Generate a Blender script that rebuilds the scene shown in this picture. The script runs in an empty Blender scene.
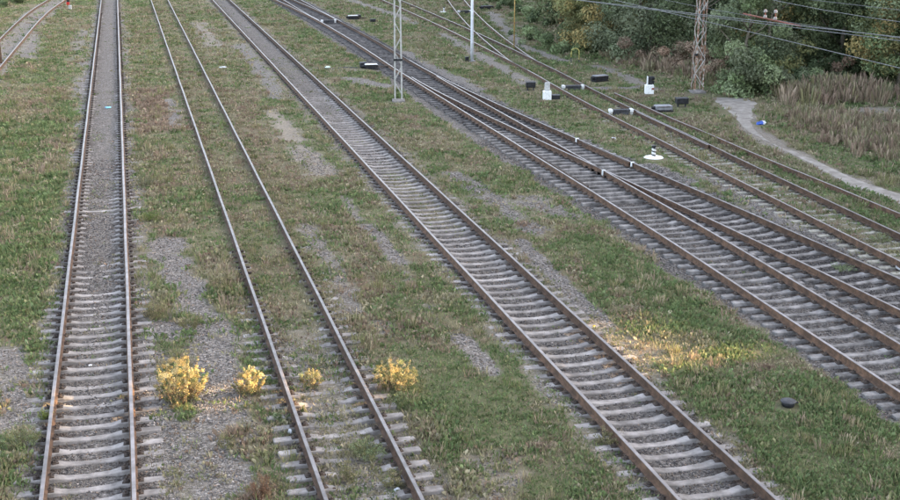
import bpy, bmesh, math, random
import numpy as np
from mathutils import Vector, Matrix, Euler
random.seed(7)
rng = np.random.default_rng(11)
PI = math.pi
scene = bpy.context.scene
COL = scene.collection

# ------------------------------------------------------------------ camera
RT = 0.20                      # rail top above the sleeper tops (z = 0)
CAMZ = 9.75 + RT
PITCH, YAW = math.radians(16.524), math.radians(15.026)
cd = bpy.data.cameras.new('camera'); cam = bpy.data.objects.new('camera', cd); COL.objects.link(cam)
cd.sensor_width = 36; cd.lens = 48.0; cd.clip_start = 0.5; cd.clip_end = 2000
cam.location = (0, 0, CAMZ); cam.rotation_euler = (PI/2 - PITCH, 0, -YAW)
scene.camera = cam
# ------------------------------------------------------------------ light
SUN_EL = math.radians(12.0)
w = bpy.data.worlds.new('World'); scene.world = w; w.use_nodes = True
nt = w.node_tree; nt.nodes.clear()
sky = nt.nodes.new('ShaderNodeTexSky'); sky.sky_type = 'NISHITA'; sky.sun_disc = False
sky.sun_elevation = SUN_EL; sky.sun_rotation = math.radians(90)
sky.altitude = 100; sky.air_density = 0.7; sky.dust_density = 4.0; sky.ozone_density = 0.2
bg = nt.nodes.new('ShaderNodeBackground'); bg.inputs['Strength'].default_value = 0.15
wo = nt.nodes.new('ShaderNodeOutputWorld')
hs = nt.nodes.new('ShaderNodeHueSaturation'); hs.inputs['Saturation'].default_value = 0.68   # desaturates the sky light to take out its blue cast
nt.links.new(sky.outputs[0], hs.inputs['Color']); nt.links.new(hs.outputs[0], bg.inputs[0]); nt.links.new(bg.outputs[0], wo.inputs[0])
sl = bpy.data.lights.new('sun', 'SUN'); sl.energy = 4.6; sl.angle = math.radians(0.5); sl.color = (1.0, 0.70, 0.37)
sun = bpy.data.objects.new('sun', sl); COL.objects.link(sun)
sdir = Vector((math.cos(SUN_EL), 0, math.sin(SUN_EL)))
sun.rotation_euler = sdir.to_track_quat('Z', 'Y').to_euler()
sun.location = (60, 20, 30)
scene.view_settings.view_transform = 'Standard'; scene.view_settings.look = 'None'
scene.view_settings.gamma = 1.0; scene.view_settings.exposure = 3.25
scene.cycles.max_bounces = 6; scene.cycles.diffuse_bounces = 3

# ------------------------------------------------------------------ helpers
def P(px, py, z=0.0):
    """the point of the plane at height z that is seen at (px, py) of the 900 x 500 photograph"""
    dx = (px-450)/1200.; dz = -(py-250)/1200.
    fwd = math.cos(PITCH) + dz*math.sin(PITCH); up = -math.sin(PITCH) + dz*math.cos(PITCH)
    t = (CAMZ - z)/-up
    return (t*(dx*math.cos(YAW) + fwd*math.sin(YAW)), t*(-dx*math.sin(YAW) + fwd*math.cos(YAW)))

def tag(o, label=None, cat=None, group=None, kind=None):
    if label: o['label'] = label
    if cat: o['category'] = cat
    if group: o['group'] = group
    if kind: o['kind'] = kind
    return o

def thing(name, label, cat, loc=(0, 0, 0), rz=0.0, group=None):
    o = bpy.data.objects.new(name, None); COL.objects.link(o); o.empty_display_size = .2
    o.location = loc; o.rotation_euler = (0, 0, rz)
    return tag(o, label, cat, group)

class MB:
    """collects shapes, links them as one mesh object"""
    def __init__(s): s.v = []; s.f = []; s.mi = []
    def add(s, vs, fs, mi=0):
        n = len(s.v); s.v += [tuple(v) for v in vs]
        s.f += [tuple(i+n for i in f) for f in fs]; s.mi += [mi]*len(fs)
    def box(s, c, d, rz=0, bev=0.0, mi=0, taper=1.0, M=None):
        hx, hy, hz = d[0]/2, d[1]/2, d[2]/2
        b = min(bev, hx*.9, hy*.9, hz*.9)
        vs = []; fs = []
        if b <= 0: rings = [(-hz, 0, 1), (hz, 0, taper)]
        else: rings = [(-hz, b, 1), (-hz+b, 0, 1), (hz-b, 0, taper), (hz, b, taper)]
        for z, i, t in rings:
            ax, ay = hx*t-i, hy*t-i
            if b > 0:
                c2 = b*.5
                pts = [(ax, -ay+c2), (ax, ay-c2), (ax-c2, ay), (-ax+c2, ay), (-ax, ay-c2), (-ax, -ay+c2), (-ax+c2, -ay), (ax-c2, -ay)]
            else: pts = [(ax, -ay), (ax, ay), (-ax, ay), (-ax, -ay)]
            vs += [(x, y, z) for x, y in pts]
        n = 8 if b > 0 else 4
        for r in range(len(rings)-1):
            for k in range(n): fs.append((r*n+k, r*n+(k+1) % n, (r+1)*n+(k+1) % n, (r+1)*n+k))
        fs.append(tuple(range(n-1, -1, -1))); m = (len(rings)-1)*n; fs.append(tuple(m+k for k in range(n)))
        ca, sa = math.cos(rz), math.sin(rz)
        vs = [(x*ca-y*sa+c[0], x*sa+y*ca+c[1], z+c[2]) for x, y, z in vs]
        if M is not None: vs = [tuple(M @ Vector(v)) for v in vs]
        s.add(vs, fs, mi); return s
    def tube(s, pts, r, n=8, mi=0, caps=True):
        pts = [Vector(p) for p in pts]; rs = r if isinstance(r, (list, tuple)) else [r]*len(pts)
        vs = []; fs = []
        for i, p in enumerate(pts):
            d = (pts[min(i+1, len(pts)-1)] - pts[max(i-1, 0)]).normalized()
            a = Vector((0, 0, 1)) if abs(d.z) < .9 else Vector((1, 0, 0))
            u = d.cross(a).normalized(); v = u.cross(d)
            for k in range(n):
                t = 2*PI*k/n; vs.append(p + (u*math.cos(t) + v*math.sin(t))*rs[i])
        for i in range(len(pts)-1):
            for k in range(n): fs.append((i*n+k, i*n+(k+1) % n, (i+1)*n+(k+1) % n, (i+1)*n+k))
        if caps:
            fs.append(tuple(range(n-1, -1, -1))); m = (len(pts)-1)*n; fs.append(tuple(m+k for k in range(n)))
        s.add(vs, fs, mi); return s
    def lathe(s, prof, c=(0, 0, 0), n=16, mi=0, fmi=None):
        vs = []; fs = []; mis = []
        for r, z in prof:
            for k in range(n):
                t = 2*PI*k/n; vs.append((c[0]+r*math.cos(t), c[1]+r*math.sin(t), c[2]+z))
        for i in range(len(prof)-1):
            for k in range(n):
                fs.append((i*n+k, i*n+(k+1) % n, (i+1)*n+(k+1) % n, (i+1)*n+k))
                mis.append(fmi(i, k) if fmi else mi)
        fs.append(tuple(range(n-1, -1, -1))); mis.append(mi)
        m = (len(prof)-1)*n; fs.append(tuple(m+k for k in range(n))); mis.append(fmi(len(prof)-2, 0) if fmi else mi)
        k0 = len(s.v); s.v += vs; s.f += [tuple(i+k0 for i in f) for f in fs]; s.mi += mis; return s
    def mesh(s, name, mats, smooth=False):
        me = bpy.data.meshes.new(name); me.from_pydata(s.v, [], s.f)
        for m in (mats if isinstance(mats, (list, tuple)) else [mats]): me.materials.append(m)
        me.polygons.foreach_set('material_index', s.mi)
        if smooth: me.polygons.foreach_set('use_smooth', [True]*len(s.f))
        me.update(); return me
    def build(s, name, mats, parent=None, loc=(0, 0, 0), rz=0, smooth=False):
        return link(name, s.mesh(name, mats, smooth), parent, loc, rz)

def link(name, me, parent=None, loc=(0, 0, 0), rz=0.0):
    o = bpy.data.objects.new(name, me); COL.objects.link(o)
    o.parent = parent; o.location = loc; o.rotation_euler = (0, 0, rz); return o

def np_mesh(name, verts, faces_flat, nper, mat, colors=None, attrs=None, smooth=False):
    """verts Nx3, faces with nper corners each"""
    me = bpy.data.meshes.new(name); nf = len(faces_flat)//nper
    me.vertices.add(len(verts)); me.vertices.foreach_set('co', np.asarray(verts, np.float32).ravel())
    me.loops.add(len(faces_flat)); me.loops.foreach_set('vertex_index', np.asarray(faces_flat, np.int32))
    me.polygons.add(nf); me.polygons.foreach_set('loop_start', np.arange(nf, dtype=np.int32)*nper)
    if smooth: me.polygons.foreach_set('use_smooth', np.ones(nf, bool))
    if colors is not None:
        a = me.attributes.new('Col', 'FLOAT_COLOR', 'POINT')
        c = np.ones((len(verts), 4), np.float32); c[:, :3] = colors; a.data.foreach_set('color', c.ravel())
    for k, v in (attrs or {}).items():
        a = me.attributes.new(k, 'FLOAT', 'POINT'); a.data.foreach_set('value', np.asarray(v, np.float32))
    me.materials.append(mat); me.update(calc_edges=True); return me

# ------------------------------------------------------------------ materials
def mat(name, col, rough=.8, metal=0.0, var=.25, scale=6.0, bump=.3, bscale=40., col2=None, cut=(.4, .65), coord='Object', spec=.3):
    m = bpy.data.materials.new(name); m.use_nodes = True; t = m.node_tree; N = t.nodes; L = t.links
    b = N['Principled BSDF']; b.inputs['Roughness'].default_value = rough; b.inputs['Metallic'].default_value = metal
    b.inputs['Specular IOR Level'].default_value = spec
    tc = N.new('ShaderNodeTexCoord'); geo = N.new('ShaderNodeNewGeometry')
    src = geo.outputs['Position'] if coord == 'World' else tc.outputs['Object']
    n1 = N.new('ShaderNodeTexNoise'); n1.inputs['Scale'].default_value = scale; n1.inputs['Detail'].default_value = 6; n1.inputs['Roughness'].default_value = .65
    L.new(src, n1.inputs['Vector'])
    r = N.new('ShaderNodeValToRGB'); r.color_ramp.elements[0].position = cut[0]; r.color_ramp.elements[1].position = cut[1]
    c2 = col2 if col2 else tuple(min(1, c*(1+var)) for c in col); c1 = col if col2 else tuple(c*(1-var) for c in col)
    r.color_ramp.elements[0].color = (*c1, 1); r.color_ramp.elements[1].color = (*c2, 1)
    L.new(n1.outputs['Fac'], r.inputs['Fac'])
    oi = N.new('ShaderNodeObjectInfo'); hsv = N.new('ShaderNodeHueSaturation')
    mr = N.new('ShaderNodeMapRange'); mr.inputs['To Min'].default_value = .82; mr.inputs['To Max'].default_value = 1.18
    L.new(oi.outputs['Random'], mr.inputs['Value']); L.new(mr.outputs[0], hsv.inputs['Value'])
    L.new(r.outputs['Color'], hsv.inputs['Color']); L.new(hsv.outputs['Color'], b.inputs['Base Color'])
    if bump:
        n2 = N.new('ShaderNodeTexNoise'); n2.inputs['Scale'].default_value = bscale; n2.inputs['Detail'].default_value = 4
        L.new(src, n2.inputs['Vector']); bp = N.new('ShaderNodeBump'); bp.inputs['Strength'].default_value = bump; bp.inputs['Distance'].default_value = .01
        L.new(n2.outputs['Fac'], bp.inputs['Height']); L.new(bp.outputs['Normal'], b.inputs['Normal'])
    return m

def foliage_mat(name, trans=.3, rough=.75):
    m = bpy.data.materials.new(name); m.use_nodes = True; t = m.node_tree; N = t.nodes; L = t.links; N.clear()
    a = N.new('ShaderNodeAttribute'); a.attribute_name = 'Col'
    d = N.new('ShaderNodeBsdfPrincipled'); d.inputs['Roughness'].default_value = rough; d.inputs['Specular IOR Level'].default_value = .2
    tr = N.new('ShaderNodeBsdfTranslucent'); mx = N.new('ShaderNodeMixShader'); mx.inputs[0].default_value = trans
    o = N.new('ShaderNodeOutputMaterial')
    L.new(a.outputs['Color'], d.inputs['Base Color']); L.new(a.outputs['Color'], tr.inputs['Color'])
    L.new(d.outputs[0], mx.inputs[1]); L.new(tr.outputs[0], mx.inputs[2]); L.new(mx.outputs[0], o.inputs['Surface'])
    return m

M = dict(
    leaf=foliage_mat('foliage', .22),
    concrete=mat('sleeper_concrete', (.155, .138, .126), .9, var=.0, scale=3.5, col2=(.30, .272, .254), bump=.4, bscale=60, coord='World'),
    oldconc=mat('weathered_sleeper', (.18, .165, .135), .9, scale=9, col2=(.30, .28, .235), bump=.5, bscale=50, coord='World'),
    bearer=mat('turnout_bearer', (.075, .067, .062), .9, scale=3.5, col2=(.25, .23, .217), cut=(.36, .66), bump=.5, bscale=50, coord='World'),
    bearer_dark=mat('oily_bearer', (.035, .031, .030), .9, scale=4, col2=(.15, .14, .135), cut=(.36, .68), bump=.5, bscale=50, coord='World'),
    rust=mat('rail_rust', (.060, .036, .024), .85, scale=5, col2=(.135, .078, .048), bump=.4, bscale=70, coord='World'),
    top_dull=mat('rail_top_dull', (.115, .096, .09), .42, metal=.0, spec=.45, scale=3, col2=(.19, .163, .155), bump=.0, coord='World'),
    top_shine=mat('rail_top_polished', (.098, .080, .074), .40, metal=.0, spec=.55, scale=3, col2=(.20, .175, .172), bump=.0, coord='World'),
    clip=mat('fastening_iron', (.045, .035, .030), .85, col2=(.10, .07, .052), bump=.3),
    black=mat('black_cast_iron', (.018, .018, .020), .6, var=.5, bump=.3, bscale=25),
    dark=mat('dark_grey_paint', (.055, .055, .06), .65, var=.4, bump=.2),
    grey=mat('grey_housing_paint', (.20, .20, .21), .6, var=.3, bump=.2),
    white=mat('white_paint', (.40, .39, .37), .65, scale=9, col2=(.66, .655, .64), cut=(.25, .5), bump=.15),
    dirtywhite=mat('dirty_white_paint', (.32, .31, .30), .7, scale=10, col2=(.50, .49, .475), bump=.2),
    steel=mat('galvanised_steel', (.42, .43, .46), .5, metal=.3, scale=4, col2=(.52, .53, .56), bump=.05),
    mastpaint=mat('mast_grey_paint', (.34, .325, .30), .6, scale=5, col2=(.48, .465, .44), bump=.15),
    mastrust=mat('mast_flaking_paint', (.21, .105, .06), .75, scale=4.5, col2=(.42, .38, .34), cut=(.46, .60), bump=.2),
    orange=mat('ochre_paint', (.36, .235, .08), .6, var=.25, bump=.1),
    yellow=mat('yellow_pipe_paint', (.36, .31, .10), .6, var=.25, bump=.1),
    bark=mat('bark', (.10, .085, .065), .95, scale=8, col2=(.19, .165, .125), bump=.8, bscale=25),
    wire=mat('wire_metal', (.13, .13, .135), .5, metal=.4, bump=0),
    redrod=mat('rusty_red_rod', (.22, .075, .05), .7, var=.3, bump=.1),
    glaze=mat('insulator_glaze', (.34, .30, .28), .3, var=.1, bump=0),
    lens=mat('dark_lens', (.01, .012, .02), .2, bump=0),
    red=mat('red_paint', (.55, .03, .02), .5, bump=0),
    cyan=mat('cyan_plastic', (.12, .36, .50), .4, var=.2, bump=.2),
    mint=mat('pale_green_plastic', (.55, .72, .66), .4, var=.1, bump=.2),
    blue=mat('blue_plastic', (.04, .10, .42), .4, var=.3, bump=.2),
    paper=mat('white_paper', (.55, .555, .57), .7, var=.1, bump=.2),
    yell2=mat('yellow_wrapper', (.75, .50, .03), .5, bump=0),
)

# ------------------------------------------------------------------ noise
_T = rng.random((256, 256))
def vnoise(x, y, s, seed=0):
    x = x/s + seed*17.31 + 500; y = y/s + seed*9.77 + 500
    xi = np.floor(x).astype(int); yi = np.floor(y).astype(int); fx = x-xi; fy = y-yi
    fx = fx*fx*(3-2*fx); fy = fy*fy*(3-2*fy)
    g = lambda a, b: _T[a & 255, b & 255]
    return (g(xi, yi)*(1-fx)+g(xi+1, yi)*fx)*(1-fy) + (g(xi, yi+1)*(1-fx)+g(xi+1, yi+1)*fx)*fy
def fbm(x, y, s, seed=0, oct=4):
    v = 0; a = .5; tot = 0
    for k in range(oct):
        v = v + a*vnoise(x, y, s/2**k, seed+k*3); tot += a; a *= .55
    return v/tot
def sstep(a, b, x):
    t = np.clip((x-a)/(b-a), 0, 1); return t*t*(3-2*t)

# ------------------------------------------------------------------ track geometry (plan)
XA, XB, XC = (-1.94, -.42), (2.69, 4.26), (8.43, 10.02)
def interp(Y, tab):
    ys = [a for a, b in tab]; xs = [b for a, b in tab]
    if ys[0] > ys[-1]: ys = ys[::-1]; xs = xs[::-1]
    ys = np.array(ys, float); xs = np.array(xs, float)
    # smooth (Catmull-Rom / Hermite)
    m = np.gradient(xs, ys); Y = np.asarray(Y, float)
    i = np.clip(np.searchsorted(ys, Y)-1, 0, len(ys)-2); h = ys[i+1]-ys[i]; t = np.clip((Y-ys[i])/h, 0, 1)
    r = (2*t**3-3*t**2+1)*xs[i] + (t**3-2*t**2+t)*h*m[i] + (-2*t**3+3*t**2)*xs[i+1] + (t**3-t**2)*h*m[i+1]
    r = np.where(Y < ys[0], xs[0]+(Y-ys[0])*m[0], r); return np.where(Y > ys[-1], xs[-1]+(Y-ys[-1])*m[-1], r)
S_E = [(75, 0), (69, .02), (64, .13), (59, .34), (54, .62), (46, 1.18), (41, 1.58), (36, 2.0), (31, 2.4), (26, 2.78), (20, 3.15), (12, 3.5), (6, 3.7)]
def sE(Y): return np.where(np.asarray(Y) > 72, 0, interp(Y, S_E))
DL = [(130, 14.95), (105, 15.08), (84, 15.25), (66, 15.08), (44, 15.08), (30, 15.0), (20, 14.78), (6, 14.5)]
def xD(Y): return interp(Y, DL)
def xE(Y): return xD(Y) + sE(Y) + np.where(np.asarray(Y) < 30, (30-np.asarray(Y))*.008, 0)
def s2(Y): return np.where(np.asarray(Y) > 96, -.65*(np.clip(np.asarray(Y)-96, 0, 99)/21)**1.6, 0)
GD = 1.60
F1T = [(130, 25.2), (112, 24.95), (103, 24.75), (87, 24.25), (76, 23.75), (70, 23.40), (65, 23.10), (59, 22.62), (51, 22.13), (44.5, 21.87), (40, 21.63), (35, 21.40), (28, 21.12), (20, 20.85), (6, 20.5)]
F2T = [(130, 34.5), (113, 30.95), (100, 28.35), (88, 26.15), (80, 24.85), (75, 24.1), (70, 23.42), (66, 23.15)]
GT = [(135, -5.2), (122, -6.25), (112, -7.0), (102, -7.42), (90, -7.72), (80, -7.95), (70, -8.2), (55, -9.2), (45, -10.6)]
def xF(Y): return interp(Y, F1T)
def xF2(Y): return interp(Y, F2T)
def xG(Y): return interp(Y, GT)

# ------------------------------------------------------------------ ground cover fields
STROKES = []
def S(pts, width, k=1.0, **f): STROKES.append((np.array([P(*p) for p in pts]), width, k, f))
# left of the first track
S([(20, 110), (30, 200), (15, 290)], 2.6, V=.97, G=.74, H=1.3)
S([(45, 92), (30, 112)], 1.3, V=.92, G=.3, R=.3)
S([(60, 140), (55, 170)], .9, V=.9, G=.4, R=.3)
S([(28, 58), (42, 35)], .7, V=.06)
S([(88, 62), (84, 95)], .55, V=.15)
S([(82, 30), (70, 60)], .6, V=.35)
S([(60, 30), (50, 60), (75, 75)], 1.2, .8, V=.9, G=.6)
S([(8, 350), (22, 395), (18, 420)], .55, V=.2)
S([(38, 345), (42, 400)], .35, V=.75, G=.35, H=1.3)
S([(15, 440), (25, 480)], .5, V=.85, G=.5, H=1.4)
# between first and second track
S([(140, 10), (142, 60)], 1.3, V=.85, G=.5, R=.25)
S([(150, 92), (155, 128)], 1.25, V=.92, G=.12, R=.85, H=1.3)
S([(170, 100), (178, 125)], .35, V=.3)
S([(140, 150), (185, 165), (150, 190)], 1.1, V=.9, G=.42, R=.3, H=1.2)
S([(160, 212), (195, 195)], .8, V=.85, G=.6)
S([(165, 240), (178, 290), (170, 330)], .42, V=.08)
S([(200, 300), (212, 340), (220, 400), (215, 490)], .55, V=.20)
S([(170, 430), (200, 470)], .4, V=.35, G=.45)
S([(215, 250), (228, 300)], .42, V=.85, G=.28, R=.15, H=1.7)
S([(150, 285), (160, 312)], .38, V=.85, G=.32, R=.1, H=1.6)
S([(190, 318)], .32, V=.9, G=.42, H=1.8)
S([(265, 485)], .3, V=.8, G=.1, R=.8, H=1.6)
S([(228, 437)], .2, V=.8, G=.25, H=1.6)
S([(140, 345), (140, 400)], .2, V=.5, G=.5)
# second track and its right side
S([(258, 250), (250, 235)], .5, V=.97, G=.72)
S([(205, 25), (232, 62)], 1.5, V=.72, G=.42, R=.2)
S([(268, 112), (285, 140)], .65, V=.12, T=.9)
S([(300, 148), (322, 172)], .55, V=.2, T=.75)
S([(198, 22), (215, 45)], .6, V=.35, T=.6)
S([(240, 45), (262, 72), (278, 98)], .4, V=.25)
S([(240, 98), (255, 135), (285, 185)], .9, V=.8, G=.25, R=.4)
S([(345, 195), (400, 265), (440, 315), (492, 372)], .17, V=.0, T=.12)
S([(305, 225), (335, 285), (372, 330)], .42, V=.34, T=.2)
S([(330, 215), (375, 285)], .5, V=.8, G=.3, R=.4)
S([(340, 178), (385, 218)], .6, V=.88, G=.55)
S([(410, 268), (455, 325)], .42, V=.85, G=.5, R=.25)
S([(350, 318), (368, 348)], .42, V=.85, G=.3, R=.3, H=1.2)
S([(435, 362), (480, 420)], .75, V=.9, G=.82, H=.65)
S([(500, 395), (525, 440)], .55, V=.85, G=.74, H=.65)
S([(520, 345), (565, 405)], .35, V=.5, T=.35)
S([(495, 470), (470, 495)], .55, V=.45, T=.7, G=.3)
S([(418, 445), (440, 485)], .5, V=.9, G=.42, H=1.3)
S([(560, 470), (600, 435)], .5, V=.75, G=.42, T=.5)
S([(540, 480), (530, 495)], .35, V=.9, G=.75, H=.7)
# between third and fourth track
S([(300, 30), (365, 58)], 1.5, V=.92, G=.72)
S([(320, 68), (355, 70)], .5, V=.5, G=.4)
S([(350, 78), (385, 86)], .55, V=.12)
S([(420, 108), (485, 142), (560, 172)], 1.1, V=.93, G=.72)
S([(415, 118)], .45, V=.8, G=.15, R=.7)
S([(450, 172), (495, 200), (540, 232)], .38, V=.32)
S([(520, 198), (570, 215)], .5, V=.30, T=.2)
S([(520, 240), (560, 282), (605, 325)], .17, V=.03)
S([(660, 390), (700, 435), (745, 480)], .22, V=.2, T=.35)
S([(585, 245), (640, 280), (725, 345)], .85, V=.98, G=.84)
S([(700, 395), (760, 440), (840, 490)], 1.2, V=.97, G=.76)
S([(800, 390), (880, 450)], .7, V=.95, G=.66)
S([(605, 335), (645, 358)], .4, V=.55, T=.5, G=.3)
S([(700, 345), (740, 355)], .6, V=.96, G=.45)
S([(545, 215)], .35, V=.7, G=.25, R=.5)
S([(470, 120), (520, 160)], .2, V=.4)
S([(395, 78), (450, 120), (520, 165)], .28, V=.08)
# right of the turnout
S([(405, 52), (440, 72), (480, 92), (530, 118)], .55, V=.06)
S([(350, 0), (400, 16), (440, 30), (480, 55), (510, 73), (532, 84)], .5, V=.10, T=.25)
S([(400, 5), (430, 22), (450, 32)], .9, V=.92, G=.25, R=.45, H=1.3)
S([(425, 45), (440, 60), (470, 70)], 1.0, V=.88, G=.5, R=.15)
S([(500, 92), (560, 122)], .9, V=.92, G=.6)
S([(585, 142), (640, 167), (720, 207)], .45, V=.97, G=.86)
S([(650, 165), (690, 180)], .2, V=.3)
S([(725, 215), (790, 245)], .35, V=.75, G=.35)
S([(480, 15), (505, 50)], 1.2, V=.97, G=.78)
S([(560, 75), (540, 60)], .9, V=.93, G=.8)
S([(650, 100), (690, 110)], .8, V=.96, G=.66)
S([(690, 120), (760, 152), (830, 178)], .8, V=.97, G=.33, R=.25, H=1.3)
S([(490, 12), (520, 45), (560, 60)], .45, V=.12, T=.3)
S([(600, 66), (625, 76), (652, 90)], .35, V=.12, T=.3)
S([(575, 89), (640, 87)], .35, V=.2)
S([(820, 160), (880, 180)], .8, V=.95, G=.42, R=.2, H=1.2)
S([(770, 118), (800, 138), (860, 150)], .7, V=.95, G=.6, H=1.2)
S([(800, 118), (850, 130), (900, 140)], 1.3, V=1, G=.22, R=.6, H=2.4)
S([(820, 98), (840, 100)], 1.1, V=1, G=.15, R=.9, H=3.0)
S([(630, 62), (690, 74), (725, 84)], 1.1, V=1, G=.2, R=.75, H=3.0)
S([(600, 57), (560, 50)], .9, V=1, G=.72, H=2.0)
S([(865, 110), (905, 112)], .5, V=.12, T=.6)
S([(735, 99), (745, 116), (752, 130), (770, 142.5), (802, 156.5), (850, 180), (905, 200)], .42, V=.15, T=.6, H=.5)
S([(890, 160), (900, 170)], .6, V=1, G=.4, R=.3, H=2.2)

def fields(x, y):
    n = x.shape
    big = fbm(x, y, 3.5, 1); mid = fbm(x, y, 1.1, 5)
    F = dict(V=.80 + 0*x, G=np.clip(.55+1.1*(big-.5), .15, .9), R=np.clip(.22+.9*(mid-.5), 0, .8), T=np.clip(.9*(fbm(x, y, 2.2, 9)-.45), 0, .5), H=1+0*x, K=0*x)
    wx = x + (fbm(x, y, .9, 21)-.5)*.9 + (vnoise(x, y, .22, 23)-.5)*.3; wy = y + (fbm(x, y, 1.2, 27)-.5)*1.6
    for pts, wd, k, f in STROKES:
        lo = pts.min(0)-wd*2-1; hi = pts.max(0)+wd*2+1.5
        I = np.nonzero((x > lo[0]) & (x < hi[0]) & (y > lo[1]) & (y < hi[1]))[0]
        if len(I) == 0: continue
        q = .3 if wd < .3 and len(pts) > 1 else 1.0   # worn strips keep their line
        px, py = x[I]+(wx[I]-x[I])*q, y[I]+(wy[I]-y[I])*q; d = np.full(len(I), 1e9)
        if len(pts) == 1: d = np.hypot(px-pts[0, 0], (py-pts[0, 1])*.75)
        for a, b in zip(pts[:-1], pts[1:]):
            e = b-a; t = np.clip(((px-a[0])*e[0]+(py-a[1])*e[1])/(e@e+1e-9), 0, 1)
            d = np.minimum(d, np.hypot(px-a[0]-t*e[0], py-a[1]-t*e[1]))
        wgt = k*(1-(sstep(.75, 2.0, d/wd) if q < 1 else sstep(.35, 1.7, d/wd)))
        for key, val in f.items(): F[key][I] = F[key][I]*(1-wgt) + val*wgt
        if 'T' not in f and f.get('V', 1) < .4: F['T'][I] *= (1-wgt)
    def band(x0, x1, e=.18): return sstep(x0-e, x0+e, wx)*(1-sstep(x1-e, x1+e, wx))
    def setf(wgt, **f):
        for key, val in f.items(): F[key] = F[key]*(1-wgt) + val*wgt
    shoulder = dict(T=0, G=.42, R=.2)
    setf(band(-2.5, .15)*.75, V=.40, H=.9, **shoulder)
    setf(band(-.5, .25)*(1-sstep(24, 34, y))*.8, V=.22)
    setf(band(XA[0]-.12, XA[1]+.12, .1), V=.10+.22*sstep(.5, .7, mid), T=0, H=.6, K=.42-.22*sstep(28, 50, y))
    setf(band(XA[0]+.2, XA[1]-.2)*sstep(36, 40, y)*(1-sstep(43, 48, y))*.6, V=.45, G=.35, H=.5)
    setf(band(XA[0]+.25, XA[1]-.25)*sstep(24, 27, y)*(1-sstep(30, 33, y))*.5, V=.38, G=.5, H=.6)
    # track B: overgrown
    setf(band(2.2, 4.8)*sstep(27, 31, y)*.8, V=.93, G=.42, R=.38, H=.8)
    setf(band(2.4, 4.6)*(1-sstep(25, 30, y)), V=.46, G=.42, R=.1, H=1.0)
    setf(band(2.0, 4.9)*(1-sstep(20, 23, y))*.6, V=.50, G=.42, H=1.1)
    setf(band(4.3, 4.9)*(1-sstep(20, 24, y))*.6, V=.45)
    # track C
    setf(band(7.85, 10.65)*.8, V=.48, H=.7, **shoulder)
    setf(band(XC[0]-.15, XC[1]+.12, .1), V=.12+.2*sstep(.52, .7, mid), T=0, H=.6, G=.5, K=.5-.2*sstep(28, 50, y))
    setf(band(8.6, 9.9)*sstep(33, 36, y)*(1-sstep(42, 46, y))*.75, V=.72, G=.4, H=.6)
    setf(band(8.6, 9.9)*sstep(60, 70, y)*(1-sstep(74, 80, y))*.5, V=.55, G=.6, H=.5)
    # tracks D and E
    e = xE(y)
    dm = sstep(14.25-.3, 14.25+.2, wx)*(1-sstep(.0, .55, wx-(e+GD+.45)))
    setf(dm, V=.05+.12*sstep(.56, .7, mid)*(y < 40), T=0, H=.6, K=.5)
    setf(sstep(0, .25, wx-e-.1)*(1-sstep(-.25, 0, wx-e-GD))*sstep(22, 26, y)*(1-sstep(70, 80, y)), K=.9)
    setf(sstep(15.2, 15.4, wx)*(1-sstep(-.25, 0, wx-e-GD))*sstep(38, 44, y), K=.85)
    setf(np.exp(-((x-19.0)**2+(y-23.8)**2)/.5)*.8, V=.8, G=.6, H=1.0)
    setf(sstep(.9, 1.2, wx-xD(y)-GD+.5)*(1-sstep(-.5, -.2, wx-e))*(1-sstep(22, 25, y)), V=.5, G=.5)
    # track F
    f = xF(y); fm = (1-sstep(1.0, 1.6, np.abs(wx-f)))
    setf(fm*(1-sstep(46, 54, y))*.8, V=.62, G=.33, R=.15, H=.9)
    setf(fm*sstep(50, 60, y)*.7, V=.9, G=.66, R=.15, H=.9)
    setf((1-sstep(.3, .7, np.abs(wx-f+1.25)))*(1-sstep(36, 44, y)), V=.3, G=.35)
    # track G
    g = xG(y); setf((1-sstep(.8, 1.5, np.abs(wx-g)))*.85, V=.25, G=.5)
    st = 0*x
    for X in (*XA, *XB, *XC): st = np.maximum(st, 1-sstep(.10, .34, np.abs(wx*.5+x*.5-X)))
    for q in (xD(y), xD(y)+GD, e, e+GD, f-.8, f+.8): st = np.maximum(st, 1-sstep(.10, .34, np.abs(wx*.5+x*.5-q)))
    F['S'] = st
    # wood floor
    edge = np.interp(y, [30, 46, 54, 62, 70, 86, 120], [36.5, 33.8, 30.8, 29.8, 27.3, 30.0, 40])
    setf(sstep(0, 2, x-edge-1.5), V=.7, G=.5, R=.4, H=1.6, T=.3)
    return F

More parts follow.
